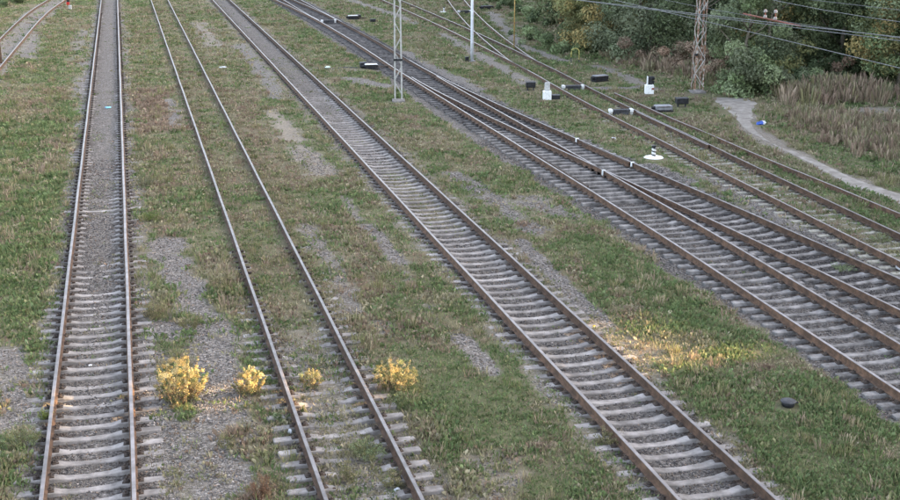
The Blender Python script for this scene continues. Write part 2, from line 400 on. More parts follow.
def hgt(x, y):
    h = -.015 + .05*(fbm(x, y, 2.5, 31)-.5) + .03*(fbm(x, y, .5, 37)-.5)
    def dip(m, z, amp=1.0): 
        nonlocal h
        h = h*(1-m) + (z + .022*amp*(fbm(x, y, .25, 41)-.5))*m
    def band(x0, x1, e): return sstep(x0-e, x0+e, x)*(1-sstep(x1-e, x1+e, x))
    lump = (fbm(x, y, 1.6, 43)-.45)
    wav = 5*(fbm(x, y, 6, 45)-.5)
    inn = band(-2.1, -.3, .2); dip(band(-2.6, .25, .2), -.004 - .03*sstep(34, 24, y) + .05*lump + .0)
    dip(inn, -.088 + .045*sstep(23, 36, y) + .030*sstep(36, 66, y+3*wav) + .05*lump + .045*(fbm(x, y, .6, 47)-.5))
    dip(band(2.0, 4.95, .2), -.062 + .062*sstep(21, 31, y+wav) + .07*lump)
    dip(band(7.75, 10.7, .2), -.018 + .04*sstep(30, 60, y+wav) + .05*lump)
    dip(band(8.3, 10.15, .2), -.088 + .085*sstep(40, 78, y+2*wav) + .06*lump)
    e = xE(y)
    dip(sstep(14.0, 14.5, x)*(1-sstep(.2, .7, x-(e+GD+.3))), -.085+.06*lump-.01*sstep(30, 40, y))
    f = xF(y); dip(1-sstep(1.1, 1.7, np.abs(x-f)), -.045+.05*sstep(42, 56, y)+.05*lump)
    g = xG(y); dip(1-sstep(1.1, 1.7, np.abs(x-g)), -.02+.05*lump)
    edge = np.interp(y, [30, 46, 54, 62, 70, 86, 120], [36.5, 33.8, 30.8, 29.8, 27.3, 30.0, 40])
    h = h + .25*sstep(0, 6, x-edge) - .05*sstep(13.6, 14.1, x)*(1-sstep(14.1, 14.4, x))
    return h
def gz(x, y): return float(hgt(np.array([float(x)]), np.array([float(y)]))[0])

# ------------------------------------------------------------------ the ground
def graded(segs):
    out = [segs[0][0]]
    for a, b, d in segs:
        n = max(1, round((b-a)/d)); out += list(np.linspace(a, b, n+1)[1:])
    return np.array(out)
gx = graded([(-500, -60, 90), (-60, -14, 1.5), (-14, -4, .3), (-4, 20.5, .15), (20.5, 36, .28), (36, 60, 1.2), (60, 120, 6), (120, 600, 90)])
gy = graded([(-300, -20, 60), (-20, 9, 1.5), (9, 16, .3), (16, 45, .15), (45, 70, .22), (70, 130, .45), (130, 200, 5), (200, 900, 100)])
GX, GY = np.meshgrid(gx, gy); xx = GX.ravel(); yy = GY.ravel()
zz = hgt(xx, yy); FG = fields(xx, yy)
nx, ny = len(gx), len(gy)
idx = np.arange(nx*ny).reshape(ny, nx)
quads = np.stack([idx[:-1, :-1], idx[:-1, 1:], idx[1:, 1:], idx[1:, :-1]], -1).reshape(-1)

gm = bpy.data.materials.new('ground_soil_and_gravel'); gm.use_nodes = True
t = gm.node_tree; N = t.nodes; L = t.links; b = N['Principled BSDF']; b.inputs['Roughness'].default_value = .95; b.inputs['Specular IOR Level'].default_value = .15
def nd(k, **kw):
    n = N.new(k)
    for a, v in kw.items(): n.inputs[a].default_value = v
    return n
geo = nd('ShaderNodeNewGeometry')
stain_c = None
def att(n): a = nd('ShaderNodeAttribute'); a.attribute_name = n; return a.outputs['Fac']
def noise(s, d=5, r=.6):
    n = nd('ShaderNodeTexNoise', Scale=s, Detail=d, Roughness=r); L.new(geo.outputs['Position'], n.inputs['Vector']); return n.outputs['Fac']
def ramp(src, *st):
    r = nd('ShaderNodeValToRGB'); e = r.color_ramp.elements
    while len(e) < len(st): e.new(.5)
    for k, (p, c) in enumerate(st): e[k].position = p; e[k].color = (*c, 1) if isinstance(c, tuple) else (c, c, c, 1)
    L.new(src, r.inputs['Fac']); return r.outputs['Color']
def mix(f, a, b2):
    m = nd('ShaderNodeMix'); m.data_type = 'RGBA'; L.new(f, m.inputs[0]); L.new(a, m.inputs[6]); L.new(b2, m.inputs[7]); return m.outputs[2]
def math_(op, a, b2):
    m = nd('ShaderNodeMath'); m.operation = op; m.use_clamp = op != 'ADD' or True
    for k, s in enumerate((a, b2)):
        if isinstance(s, (int, float)): m.inputs[k].default_value = s
        else: L.new(s, m.inputs[k])
    return m.outputs[0]
vor = nd('ShaderNodeTexVoronoi', Scale=22.0); L.new(geo.outputs['Position'], vor.inputs['Vector'])
vor2 = nd('ShaderNodeTexVoronoi', Scale=22.0); vor2.feature = 'DISTANCE_TO_EDGE'; L.new(geo.outputs['Position'], vor2.inputs['Vector'])
sep = nd('ShaderNodeSeparateColor'); L.new(vor.outputs['Color'], sep.inputs[0])
gravel = ramp(sep.outputs[0], (0, (.07, .060, .054)), (.4, (.165, .146, .131)), (.8, (.24, .215, .194)), (1, (.38, .345, .315)))
gravel = mix(ramp(noise(1.3), (.45, 0), (.75, .45)), gravel, ramp(noise(40), (.3, (.17, .145, .12)), (.7, (.26, .225, .19))))
tan = ramp(noise(9, 6, .7), (.3, (.18, .146, .11)), (.5, (.29, .243, .19)), (.75, (.42, .37, .30)))
oily = ramp(sep.outputs[1], (0, (.016, .014, .014)), (.7, (.04, .035, .034)), (1, (.12, .11, .108)))
turf_g = mix(ramp(noise(4, 4, .6), (.35, 0), (.65, .8)), ramp(noise(45, 6, .8), (.34, (.035, .048, .018)), (.52, (.105, .125, .052)), (.68, (.20, .205, .10))), ramp(noise(38, 6, .8), (.34, (.05, .045, .028)), (.52, (.13, .118, .066)), (.68, (.25, .215, .13))))
turf_d = mix(ramp(noise(3.3, 4, .6), (.4, 0), (.65, .8)), ramp(noise(40, 6, .8), (.34, (.06, .045, .030)), (.52, (.17, .135, .09)), (.68, (.30, .25, .17))), ramp(noise(48, 6, .8), (.34, (.07, .055, .04)), (.52, (.19, .135, .10)), (.68, (.27, .20, .15))))
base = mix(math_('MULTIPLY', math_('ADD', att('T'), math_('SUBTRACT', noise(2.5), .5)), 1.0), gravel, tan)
base = mix(math_('MULTIPLY', att('K'), ramp(noise(1.8), (.3, .5), (.6, 1.0))), base, oily)
turf = mix(math_('ADD', att('G'), math_('SUBTRACT', noise(3.0), .5)), turf_d, turf_g)
vmask = ramp(math_('ADD', att('V'), math_('MULTIPLY', math_('SUBTRACT', noise(7.0, 8, .8), .5), 1.7)), (.34, 0), (.78, 1.0))
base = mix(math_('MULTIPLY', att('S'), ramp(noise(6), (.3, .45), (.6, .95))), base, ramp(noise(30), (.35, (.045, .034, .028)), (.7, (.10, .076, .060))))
full = mix(vmask, base, turf)
L.new(full, b.inputs['Base Color'])
bp = nd('ShaderNodeBump', Strength=.9, Distance=.03)
hmix = nd('ShaderNodeMix'); L.new(vmask, hmix.inputs[0]); L.new(math_('MULTIPLY', vor2.outputs['Distance'], 3.0), hmix.inputs[2]); L.new(noise(25, 6, .75), hmix.inputs[3])
L.new(hmix.outputs[0], bp.inputs['Height']); L.new(bp.outputs['Normal'], b.inputs['Normal'])
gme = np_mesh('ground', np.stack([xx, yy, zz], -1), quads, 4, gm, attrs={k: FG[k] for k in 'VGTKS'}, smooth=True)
tag(link('ground', gme), kind='structure')

# worn footpath on the right
def strip(name, left, right, m, lift=.012):
    l = [P(*p) for p in left]; r = [P(*p) for p in right]; n = 90
    def rs(pts):
        pts = np.array(pts); d = np.r_[0, np.cumsum(np.hypot(*np.diff(pts, axis=0).T))]; s = np.linspace(0, d[-1], n)
        return np.stack([np.interp(s, d, pts[:, 0]), np.interp(s, d, pts[:, 1])], -1)
    l = rs(l); r = rs(r)
    for _ in range(3):
        for q in (l, r): q[1:-1] = (q[:-2]+2*q[1:-1]+q[2:])/4
    l += (np.stack([vnoise(l[:, 0], l[:, 1], .5, 3), vnoise(l[:, 0], l[:, 1], .6, 4)], -1)-.5)*.16
    r += (np.stack([vnoise(r[:, 0], r[:, 1], .5, 5), vnoise(r[:, 0], r[:, 1], .6, 6)], -1)-.5)*.16
    K = 6; pts = np.stack([l+(r-l)*k/(K-1) for k in range(K)], 1).reshape(-1, 2)
    z = hgt(pts[:, 0], pts[:, 1]) + lift; z.reshape(n, K)[:, 0] -= .02; z.reshape(n, K)[:, -1] -= .02
    ii = np.arange(n*K).reshape(n, K); q = np.stack([ii[:-1, :-1], ii[1:, :-1], ii[1:, 1:], ii[:-1, 1:]], -1).reshape(-1)
    return tag(link(name, np_mesh(name, np.c_[pts, z], q, 4, m, smooth=True)), kind='structure')
dust = mat('path_dust', (.20, .172, .145), .95, scale=2.2, col2=(.33, .295, .26), bump=.5, bscale=30, coord='World')
strip('path', [(708, 97), (726, 111), (736, 120), (746, 129), (765, 140.5), (800, 153), (850, 175.5), (905, 194), (950, 214)],
      [(762, 99), (757, 111), (752, 121), (756, 131), (774, 145), (805, 160.5), (850, 185.5), (905, 207), (950, 229)], dust)
PATHPTS = np.array([P(*p) for p in [(735, 98), (742, 112), (746, 121), (752, 130), (769, 142), (801, 155.5), (850, 179.5), (905, 199.5), (950, 220)]])

# ------------------------------------------------------------------ rails
PROF = [(-.066, 0), (.066, 0), (.066, .012), (.013, .034), (.013, .135), (.036, .150), (.036, .174), (.027, .182), (-.027, .182), (-.036, .174), (-.036, .150), (-.013, .135), (-.013, .034), (-.066, .012)]
def rail(parent, xs, y0, y1, step=None, name='rail', topm='top_dull', z=.018, width=1.0, wob=.004):
    ys = np.arange(y0, y1+1e-6, step or 1.5); x = np.asarray(xs(ys), float)
    x = x + wob*np.sin(ys*.7+x[0]*3)
    dx = np.gradient(x, ys); nrm = 1/np.hypot(1, dx); mb = MB(); n = len(PROF)
    vs = []
    for X, Y, d, k in zip(x, ys, dx, nrm):
        vs += [(X+a*width*k, Y-a*width*d*k, z+h) for a, h in PROF]
    fs = []; mi = []
    for i in range(len(ys)-1):
        for k in range(n):
            fs.append((i*n+k, i*n+(k+1) % n, (i+1)*n+(k+1) % n, (i+1)*n+k)); mi.append(1 if k in (6, 7, 8) else 0)
    fs += [tuple(range(n-1, -1, -1)), tuple((len(ys)-1)*n+k for k in range(n))]; mi += [0, 0]
    mb.v, mb.f, mb.mi = vs, [f[::-1] for f in fs], mi
    return mb.build(name, [M['rust'], M[topm]], parent)

# concrete sleeper: high rail seats, dipped narrow middle
def sleeper_mesh(length=2.62, m='concrete', dip=.055, gauge=1.56):
    mb = MB(); h = length/2; g = gauge/2
    st = [(-h, -.012, .085), (-h+.03, 0, .098), (-g-.2, 0, .105), (-g+.2, .0, .105), (-.38, -dip*.75, .090), (0, -dip, .084), (.38, -dip*.75, .090), (g-.2, 0, .105), (g+.2, 0, .105), (h-.03, 0, .098), (h, -.012, .085)]
    vs = []
    for x, z, wd in st: vs += [(x, -wd-.03, -.2), (x, -wd, z-.012), (x, -wd+.015, z), (x, wd-.015, z), (x, wd, z-.012), (x, wd+.03, -.2)]
    fs = []
    for i in range(len(st)-1):
        for k in range(5): fs.append((i*6+k, i*6+k+1, (i+1)*6+k+1, (i+1)*6+k))
    fs += [tuple(range(5, -1, -1)), tuple((len(st)-1)*6+k for k in range(6))]
    mb.add(vs, [f[::-1] for f in fs]); return mb.mesh('sleeper', M[m])
ME_SL = sleeper_mesh(); ME_SLF = sleeper_mesh(2.62, 'oldconc', .03); ME_SLD = sleeper_mesh(2.62, 'bearer', .05, 1.6)
c = MB(); c.box((0, 0, .008), (.12, .13, .018)); c.box((-.015, 0, .032), (.065, .085, .034), bev=.012); c.tube([(.0, 0, .04), (.004, 0, .078)], .017, 6)
ME_CLIP = c.mesh('rail_fastening', M['clip'])

def track(name, label, cat): return thing(name, label, cat)
def lay(t, xc, ys, gauge, near=31.0, me=None, jit=.012, fast_to=60, skip=None):
    """sleepers across the track centred at xc(Y); the near ones carry their four fastenings"""
    me = me or ME_SL; far = MB()
    for Y in ys:
        if skip and skip(Y): continue
        X = float(xc(Y)); d = float(xc(Y+.5)-xc(Y-.5)); rz = -math.atan(d)
        s = link('sleeper', me, t, (X+random.gauss(0, .015), Y+random.gauss(0, jit), random.gauss(-.002, .006)), rz+random.gauss(0, .008))
        for sx in (-1, 1):
            for sy in (-1, 1):
                dx = sx*gauge/2 + sy*.135
                if Y < near: link('rail_fastening', ME_CLIP, s, (dx-sy*.015, random.gauss(0, .008), .002), (0 if sy > 0 else PI)+random.gauss(0, .12))
                elif Y < fast_to: far.box((X+dx, Y, .03), (.085, .10, .045))
    if far.v: tag(far.build('rail_fastenings', M['clip'], t), kind='stuff')
SP = .522
tA = track('railway_track', 'gravel-filled straight track nearest the lush left grass', 'railway track')
tB = track('railway_track', 'narrow-railed track overgrown with grass, between two gravelled tracks', 'railway track')
tC = track('railway_track', 'straight track with curved pale sleepers, right of the overgrown track', 'railway track')
tD = track('railway_track', 'straight main track of the polished turnout with dark bearers', 'railway track')
tE = track('railway_track', 'track branching off the turnout over dark oily ballast', 'railway track')
tF = track('railway_track', 'grassy junction track with white-ended covers, beside the striped post', 'railway track')
tG = track('railway_track', 'rusty track curving away in the upper left corner', 'railway track')
for t_, (a, b_) in ((tA, XA), (tB, XB), (tC, XC)):
    for X in (a, b_): rail(t_, lambda y, X=X: X+0*y, 8, 132, topm='top_dull' if t_ is tC else 'top_shine')
lay(tA, lambda y: np.mean(XA), np.arange(8, 110, SP), 1.52, fast_to=110)
lay(tB, lambda y: np.mean(XB), np.arange(8.2, 34, SP*1.02), 1.57, near=27, fast_to=40)
lay(tC, lambda y: np.mean(XC), np.arange(8.1, 105, SP), 1.59, fast_to=105)
# D / E
D0 = lambda y: xD(y); D1 = lambda y: xD(y)+GD; E0 = lambda y: xE(y); E1 = lambda y: xE(y)+GD
rail(tD, lambda y: D0(y)+s2(y), 8, 132, topm='top_shine')
rail(tD, D1, 8, 66, topm='top_shine'); rail(tD, lambda y: D1(y)+0*y, 72, 96.5, topm='top_shine')
rail(tE, lambda y: E0(y)+.075*(np.clip(y-60, 0, 6)/6)**1, 8, 66, topm='top_shine')
rail(tE, lambda y: np.where(y > 72, D1(y), E1(y)), 8, 132, topm='top_shine')
rail(tD, lambda y: D1(y)+s2(y)-.09*np.clip((101-y)/4, 0, 1), 97.5, 132, topm='top_shine')
rail(tD, lambda y: D0(y)+.09*np.clip((101-y)/4, 0, 1), 97.5, 132, topm='top_shine')
# guard rails with whitened ends
def wpatch(parent, X, Y, sx):
    mb = MB(); mb.box((X, Y, .105), (.035, .10, .19), bev=.008); mb.box((X-sx*.045, Y, .207), (.12, .10, .012)); mb.build('painted_mark', M['white'], parent)
gy0, gy1 = P(629, 162, RT)[1], P(579, 139, RT)[1]
g = rail(tE, lambda y: E1(y)-.115, gy0, gy1, .8, name='guard_rail', topm='clip', z=.025)
for Y in (gy0-.1, gy1+.1): wpatch(tE, float(E1(Y))-.05, Y, -1)
yf = P(587, 165, RT)[1]
rail(tD, lambda y: D0(y)+.115, yf-3.2, yf+3.2, .8, name='guard_rail', topm='clip', z=.025)
wpatch(tD, float(D1(yf-1.0))-.05, yf-1.0, -1)
# long bearers below the turnout, own sleepers elsewhere
def bearer(parent, x0, x1, Y):
    mb = MB(); n = 5; vs = []
    for k in range(n):
        x = x0+(x1-x0)*k/(n-1); z = random.gauss(-.003, .004)
        vs += [(x, Y-.13, -.2), (x, Y-.095, z-.012), (x, Y-.08, z), (x, Y+.08, z), (x, Y+.095, z-.012), (x, Y+.13, -.2)]
    fs = []
    for i in range(n-1):
        for k in range(5): fs.append((i*6+k, (i+1)*6+k, (i+1)*6+k+1, i*6+k+1))
    fs += [tuple(range(6)), tuple((n-1)*6+k for k in range(5, -1, -1))]
    mb.add(vs, fs); mb.build('sleeper', M['bearer_dark' if Y > 50 else 'bearer'], parent)
for Y in np.arange(36.6, 96, .56):
    bearer(tD if True else tE, float(xD(Y))-.62+random.gauss(0, .03), float(xD(Y)+max(sE(Y), 0))+GD+.62+random.gauss(0, .03), Y)
for Y in np.arange(96.5, 128, .6):
    bearer(tD, float(xD(Y)+s2(Y))-.6, float(xD(Y))+GD+.6, Y)
fx = MB()
for Y in np.arange(36.6, 66, .56):
    for X in (D0(Y), D1(Y), E0(Y), E1(Y)):
        for s_ in (-1, 1): fx.box((float(X)+s_*.12, Y, .03), (.12, .15, .06))
tag(fx.build('rail_fastenings', M['clip'], tD), kind='stuff')
lay(tD, lambda y: xD(y)+GD/2, np.arange(8, 36.3, .545), GD, near=30, me=ME_SLD)
lay(tE, lambda y: xE(y)+GD/2, np.arange(8.2, 36.3, .545), GD, near=30, me=ME_SLD)
# F
gF = 1.60
rail(tF, lambda y: xF(y)-gF/2, 8, 132, topm='top_dull'); rail(tF, lambda y: xF(y)+gF/2, 8, 132, topm='top_dull')
rail(tF, lambda y: xF2(y)-gF/2, 66, 132, topm='top_dull'); rail(tF, lambda y: xF2(y)+gF/2, 70, 132, topm='top_dull')
lay(tF, xF, np.arange(8, 58, .56), gF, me=ME_SLF, near=26)
ym = 44
rail(tF, lambda y: xF(y)+gF/2-.10, 43.5, 52, 1.0, name='guard_rail', topm='top_dull')
# G
rail(tG, lambda y: xG(y)-.8, 45, 136); rail(tG, lambda y: xG(y)+.8, 45, 136)
lay(tG, xG, np.arange(62, 122, .6), 1.6, me=ME_SLF, near=0, fast_to=0)
# spare rail lying beside the junction track
l7 = [(58.5, 24.12), (52, 23.84), (46, 23.68), (40, 23.55), (33, 23.5), (24, 23.42)]
sr = rail(None, lambda y: interp(y, l7), 24, 58, topm='top_dull', name='spare_rail', z=.0, wob=.02)
tag(sr, 'single long spare rail lying in dry grass beside the junction track', 'spare rail')

# ------------------------------------------------------------------ ballast stones
def stones(name, n, area, zfun, smin, smax):
    x = rng.uniform(area[0], area[1], n*4); y = area[2] + (area[3]-area[2])*rng.random(n*4)**1.6
    F = fields(x, y); keep = (F['V']+.5*(vnoise(x, y, .5, 77)-.5) < .42)
    # only what the camera could see, with a margin
    zc = x*math.sin(YAW)+y*math.cos(YAW); xc = x*math.cos(YAW)-y*math.sin(YAW)
    keep &= np.abs(xc) < .40*zc+1.5
    x, y = x[keep][:n], y[keep][:n]; F = {k: v[keep][:n] for k, v in F.items()}; n = len(x)
    oct_ = np.array([(1, 0, 0), (0, 1, 0), (-1, 0, 0), (0, -1, 0), (0, 0, 1), (0, 0, -1)], float)
    tri = np.array([(0, 1, 4), (1, 2, 4), (2, 3, 4), (3, 0, 4), (1, 0, 5), (2, 1, 5), (3, 2, 5), (0, 3, 5)])
    s = rng.uniform(smin, smax, n)*(1+.012*np.maximum(y-20, 0)); v = oct_[None]*(s[:, None, None])*rng.uniform(.55, 1.25, (n, 6, 1)) + rng.normal(0, .12, (n, 6, 3))*s[:, None, None]
    v[:, :, 2] *= .75; a = rng.uniform(0, 6.28, n); ca, sa = np.cos(a)[:, None], np.sin(a)[:, None]
    vx = v[:, :, 0]*ca - v[:, :, 1]*sa; vy = v[:, :, 0]*sa + v[:, :, 1]*ca
    z = hgt(x, y) + s*.18
    V = np.stack([vx+x[:, None], vy+y[:, None], v[:, :, 2]+z[:, None]], -1).reshape(-1, 3)
    g = rng.choice([.085, .135, .175, .215, .27, .36], n, p=[.27, .28, .23, .13, .06, .03])[:, None]*np.array([1.08, .965, .895])*rng.uniform(.85, 1.15, (n, 1))
    brown = (rng.random(n) < .16)[:, None]; g = np.where(brown, g*np.array([1.1, .9, .72]), g)
    k = np.clip(F['K'], 0, 1)[:, None]*(rng.random((n, 1)) < .85); g = g*(1-k) + k*np.array([.032, .028, .028])*rng.uniform(.6, 1.7, (n, 1))
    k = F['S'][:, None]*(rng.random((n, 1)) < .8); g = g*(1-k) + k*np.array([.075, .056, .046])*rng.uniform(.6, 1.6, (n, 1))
    faces = (tri[None] + (np.arange(n)*6)[:, None, None]).reshape(-1)
    return np_mesh(name, V, faces, 3, stone_m, colors=np.repeat(g, 6, 0))
stone_m = foliage_mat('ballast_stone', 0.0, .95)
tag(link('ballast', stones('ballast', 60000, (-5, 21, 14, 48), None, .014, .032)), kind='stuff')

# ------------------------------------------------------------------ grass and weeds
CLEAR = [(*P(px, py), r) for px, py, r in [(653.5, 159, .62), (547, 100, .5), (649, 94, .5), (573, 87, .8), (620, 111, .8), (567, 88, .5), (579, 87, .5), (611, 112, .5), (629, 111, .5), (531, 91, .5), (553, 99.5, .6), (663, 112, .6), (682, 107, .5), (600, 82, .7), (788, 407, .3), (371, 69, .8), (363, 68.5, .6), (353, 20, .8), (373, 22.5, .5), (329, 21, .9), (444, 12.5, .7), (464, 12, .8), (697, 94, .8), (398, 102, .6), (761, 125, .4), (223, 68, .4), (108, 108, .4), (328, 68, .4)]]
PAL = np.array([(.086, .122, .047), (.116, .156, .061), (.152, .190, .084), (.170, .168, .084), (.228, .202, .124), (.29, .253, .168), (.20, .14, .10), (.235, .175, .13)])
def grass(name, ncl, per, zr, seed, broad=.35):
    r = np.random.default_rng(seed)
    # density falls with distance as the blades get larger (level of detail), over a field wider than the view
    u = r.random(ncl); e_ = .12; zc = (zr[0]**e_ + u*(zr[1]**e_-zr[0]**e_))**(1/e_); xc = (r.random(ncl)*2-1)*(.40*zc+2.0)
    x = xc*math.cos(YAW)+zc*math.sin(YAW); y = -xc*math.sin(YAW)+zc*math.cos(YAW)
    F = fields(x, y)
    nn = .55*fbm(x, y, .55, 51)+.45*vnoise(x, y, .18, 57); keep = F['V'] + .85*(nn-.5) + .55*(r.random(ncl)-.5) > .5
    keep &= r.random(ncl) < .45+.6*F['V']
    for X in (*XA, *XB, *XC): keep &= np.abs(x-X) > .14
    for fn in (D0, D1, E0, E1, lambda q: xF(q)-.8, lambda q: xF(q)+.8): keep &= np.abs(x-fn(y)) > .14
    for (a, b_), hw in zip(zip(PATHPTS[:-1], PATHPTS[1:]), (1.5, .95, .65, .5, .42, .42, .42, .42)):
        e = b_-a; tt = np.clip(((x-a[0])*e[0]+(y-a[1])*e[1])/(e@e), 0, 1); dd = np.hypot(x-a[0]-tt*e[0], y-a[1]-tt*e[1]); keep &= dd > hw*(.6+.65*r.random(ncl))
    for ex, ey, er in CLEAR: keep &= np.hypot(x-ex, y-ey) > er
    x, y, zc = x[keep], y[keep], zc[keep]; F = {k: v[keep] for k, v in F.items()}; n = len(x)
    # colour class of the clump
    q = .5+.42*(r.random(n)-.5)+1.1*(fbm(x, y, .9, 63)-.5); G = F['G'] + .45*(fbm(x, y, 1.6, 61)-.5); R = F['R'] + .6*(vnoise(x, y, .8, 67)-.5)
    c = np.where(q < G, r.integers(0, 3, n), np.where(r.random(n) < R, r.integers(6, 8, n), r.integers(3, 6, n)))
    c = np.where((c < 3) & (r.random(n) < .25), 3, c)
    col = PAL[c]*r.uniform(.8, 1.25, (n, 1))
    hm = F['H']*(.65+.8*vnoise(x, y, .9, 71)); far = np.clip(zc/22, 1, 6)
    N_ = n*per; X = np.repeat(x, per); Y = np.repeat(y, per); far_ = np.repeat(far, per); H_ = np.repeat(hm, per)
    sp = .045*far_**.7; ang = r.uniform(0, 6.283, N_); rad = np.sqrt(r.random(N_))*sp*1.6
    bx = X+np.cos(ang)*rad; by = Y+np.sin(ang)*rad; bz = hgt(bx, by)-.01
    isb = r.random(N_) < broad
    hh = r.uniform(.045, .135, N_)*np.clip(H_, .6, 9)*far_**.15*np.where(isb, .75, 1.0); wd = np.where(isb, .024, .0085)*r.uniform(.7, 1.4, N_)*far_**.68*np.clip(H_, .7, 1.6)
    lean = hh*r.uniform(.1, .75, N_)*np.where(isb, 1.3, 1); la = ang + r.normal(0, .6, N_); fa = r.uniform(0, 6.283, N_)
    tx = bx+np.cos(la)*lean; ty = by+np.sin(la)*lean; tz = bz+hh
    wx_, wy_ = np.cos(fa)*wd, np.sin(fa)*wd
    # thin blades: widest low down; broad leaves: widest near the tip
    mfrac = np.where(isb, .7, .25); mx = bx+(tx-bx)*mfrac; my = by+(ty-by)*mfrac; mz = bz+hh*mfrac
    V = np.stack([np.stack([bx, by, bz], -1), np.stack([mx+wx_, my+wy_, mz], -1), np.stack([tx, ty, tz], -1), np.stack([mx-wx_, my-wy_, mz+np.where(isb, .3*wd, 0)], -1)], 1).reshape(-1, 3)
    C = np.repeat(col, per, 0)*r.uniform(.75, 1.3, (N_, 1))
    faces = (np.array([0, 1, 2, 3])[None]+(np.arange(N_)*4)[:, None]).reshape(-1)
    return tag(link(name, np_mesh(name, V, faces, 4, M['leaf'], colors=np.repeat(C, 4, 0))), kind='stuff')
grass('grass', 195000, 5, (17.5, 125), 5)

# ------------------------------------------------------------------ leafy plants
def leaves_mesh(name, centers, radii, nleaf, size, pal, seed, shell=.55, up=.3, squash=.8, extra=None):
    """leaf faces spread through a cloud of clumps; each clump has a tint of its own"""
    r = np.random.default_rng(seed); centers = np.array(centers, float); radii = np.array(radii, float); pal = np.array(pal, float)
    p = radii**2; p /= p.sum(); k = r.choice(len(centers), nleaf, p=p)
    d = r.normal(size=(nleaf, 3)); d /= np.linalg.norm(d, axis=1)[:, None]
    rad = radii[k]*(shell+(1-shell)*r.random(nleaf)**.6)*(1+.25*r.normal(size=nleaf)*.5)
    c = centers[k] + d*rad[:, None]*np.array([1, 1, squash])
    keep = c[:, 2] > .02; c = c[keep]; d = d[keep]; k = k[keep]; n = len(c)
    nrm = d + r.normal(0, .7, (n, 3)) + np.array([0, 0, up]); nrm /= np.linalg.norm(nrm, axis=1)[:, None]
    a = np.cross(nrm, r.normal(size=(n, 3))); a /= np.linalg.norm(a, axis=1)[:, None]; b_ = np.cross(nrm, a)
    s = size*r.uniform(.6, 1.35, n)[:, None]
    V = np.stack([c-a*s, c+b_*s*.5+nrm*s*.12, c+a*s, c-b_*s*.5+nrm*s*.12], 1).reshape(-1, 3)
    tint = r.uniform(.58, 1.35, (len(centers), 1)); pk = r.integers(0, len(pal), len(centers))
    base = pal[pk][k]; alt = pal[r.integers(0, len(pal), n)]; mixm = (r.random(n) < .15)[:, None]
    col = np.where(mixm, alt, base)*tint[k]*r.uniform(.86, 1.15, (n, 1))
    faces = (np.array([0, 1, 2, 3])[None]+(np.arange(n)*4)[:, None]).reshape(-1)
    return np_mesh(name, V, faces, 4, M['leaf'], colors=np.repeat(col, 4, 0))

def limb_mesh(h, r0, seed, nb=7, spread=.35):
    rr = random.Random(seed); mb = MB()
    pts = [Vector((0, 0, -.2))]; 
    for k in range(1, 7): pts.append(Vector((rr.gauss(0, .06)*k**.5, rr.gauss(0, .06)*k**.5, h*k/6)))
    mb.tube(pts, [r0*1.25]+[r0*(1-.14*k) for k in range(1, 7)], 8)
    for k in range(nb):
        z = h*rr.uniform(.18, .9); i = min(5, int(z/h*6)); p = pts[i].lerp(pts[i+1], z/h*6-i); a = rr.uniform(0, 6.28); l = h*spread*rr.uniform(.6, 1.1)
        q = p+Vector((math.cos(a)*l*.5, math.sin(a)*l*.5, l*.35)); e = p+Vector((math.cos(a)*l, math.sin(a)*l, l*.85))
        mb.tube([p, q, e], [r0*.4, r0*.25, r0*.08], 6)
    return mb.mesh('trunk', M['bark'], True)

def tree(name, label, xy, h, wd, pal, seed, nleaf=9000, leaf=.092, low=.3, group=None, cat='tree'):
    h *= .78; rr = random.Random(seed); x, y = xy; z = gz(x, y)
    t_ = thing(name, label, cat, (x, y, z), rr.uniform(0, 6), group)
    link('trunk', limb_mesh(h*.82, .055+.012*h, seed), t_)
    cs = []; rs = []
    n = int(48+h*3)
    for k in range(n):
        zz_ = low + (h-low)*((k+rr.random())/n)**1.35; f = zz_/h
        R = wd*(.72+.43*math.sin(min(1, f*1.25)*PI*.8)) * (1-.55*max(0, f-.6)/.4)
        a = rr.uniform(0, 6.28); d = R*math.sqrt(rr.uniform(.12, 1))
        cs.append((math.cos(a)*d, math.sin(a)*d, zz_)); rs.append(rr.uniform(.35, .8)*wd*.55)
    link('crown', leaves_mesh('crown', cs, rs, nleaf, leaf, pal, seed, shell=.5), t_)
    return t_
GREYG = [(.165, .185, .108), (.195, .215, .132), (.13, .158, .088)]
DARK = [(.085, .112, .052), (.118, .142, .068), (.068, .09, .043)]
YELL = [(.29, .26, .11), (.22, .22, .095), (.34, .265, .11), (.165, .185, .08)]
LIGHT = [(.205, .25, .125), (.235, .275, .15), (.16, .205, .095)]
AUT = [(.30, .215, .105), (.24, .21, .10), (.19, .19, .10)]
tree('yellowing_tree', 'short yellowing tree at the far end of the wood, above the yellow hoop', (30.0, 74.0), 6.2, 2.3, YELL, 1, 20000)
tree('willow_tree', 'dense grey-green tree behind the yellow hoop, beside the yellowing tree', (31.2, 70.5), 8.5, 2.7, GREYG, 2, 20000)
tree('dark_tree', 'dark green tree standing behind the reddish weeds and black-headed signal', (33.8, 67.0), 9.0, 2.9, DARK+GREYG, 3, 20000)
tree('yellowing_tree', 'yellow-green tree directly behind the rusty lattice mast', (35.0, 61.0), 8.0, 2.3, YELL+LIGHT, 4, 20000)
tree('poplar_tree', 'pale green leafy tree standing at the head of the footpath', (31.0, 56.0), 8.5, 1.7, LIGHT+GREYG, 5, 24000, leaf=.082, low=.1)
tree('dark_tree', 'deep green shaded tree between the pale poplar and yellow-green tree', (39.0, 60.0), 9.5, 2.6, DARK, 6, 20000)
tree('yellowing_tree', 'tall yellow-green tree behind the reddish thicket by the bare patch', (39.2, 54.8), 8.5, 2.3, YELL+LIGHT, 7, 20000, low=1.0)
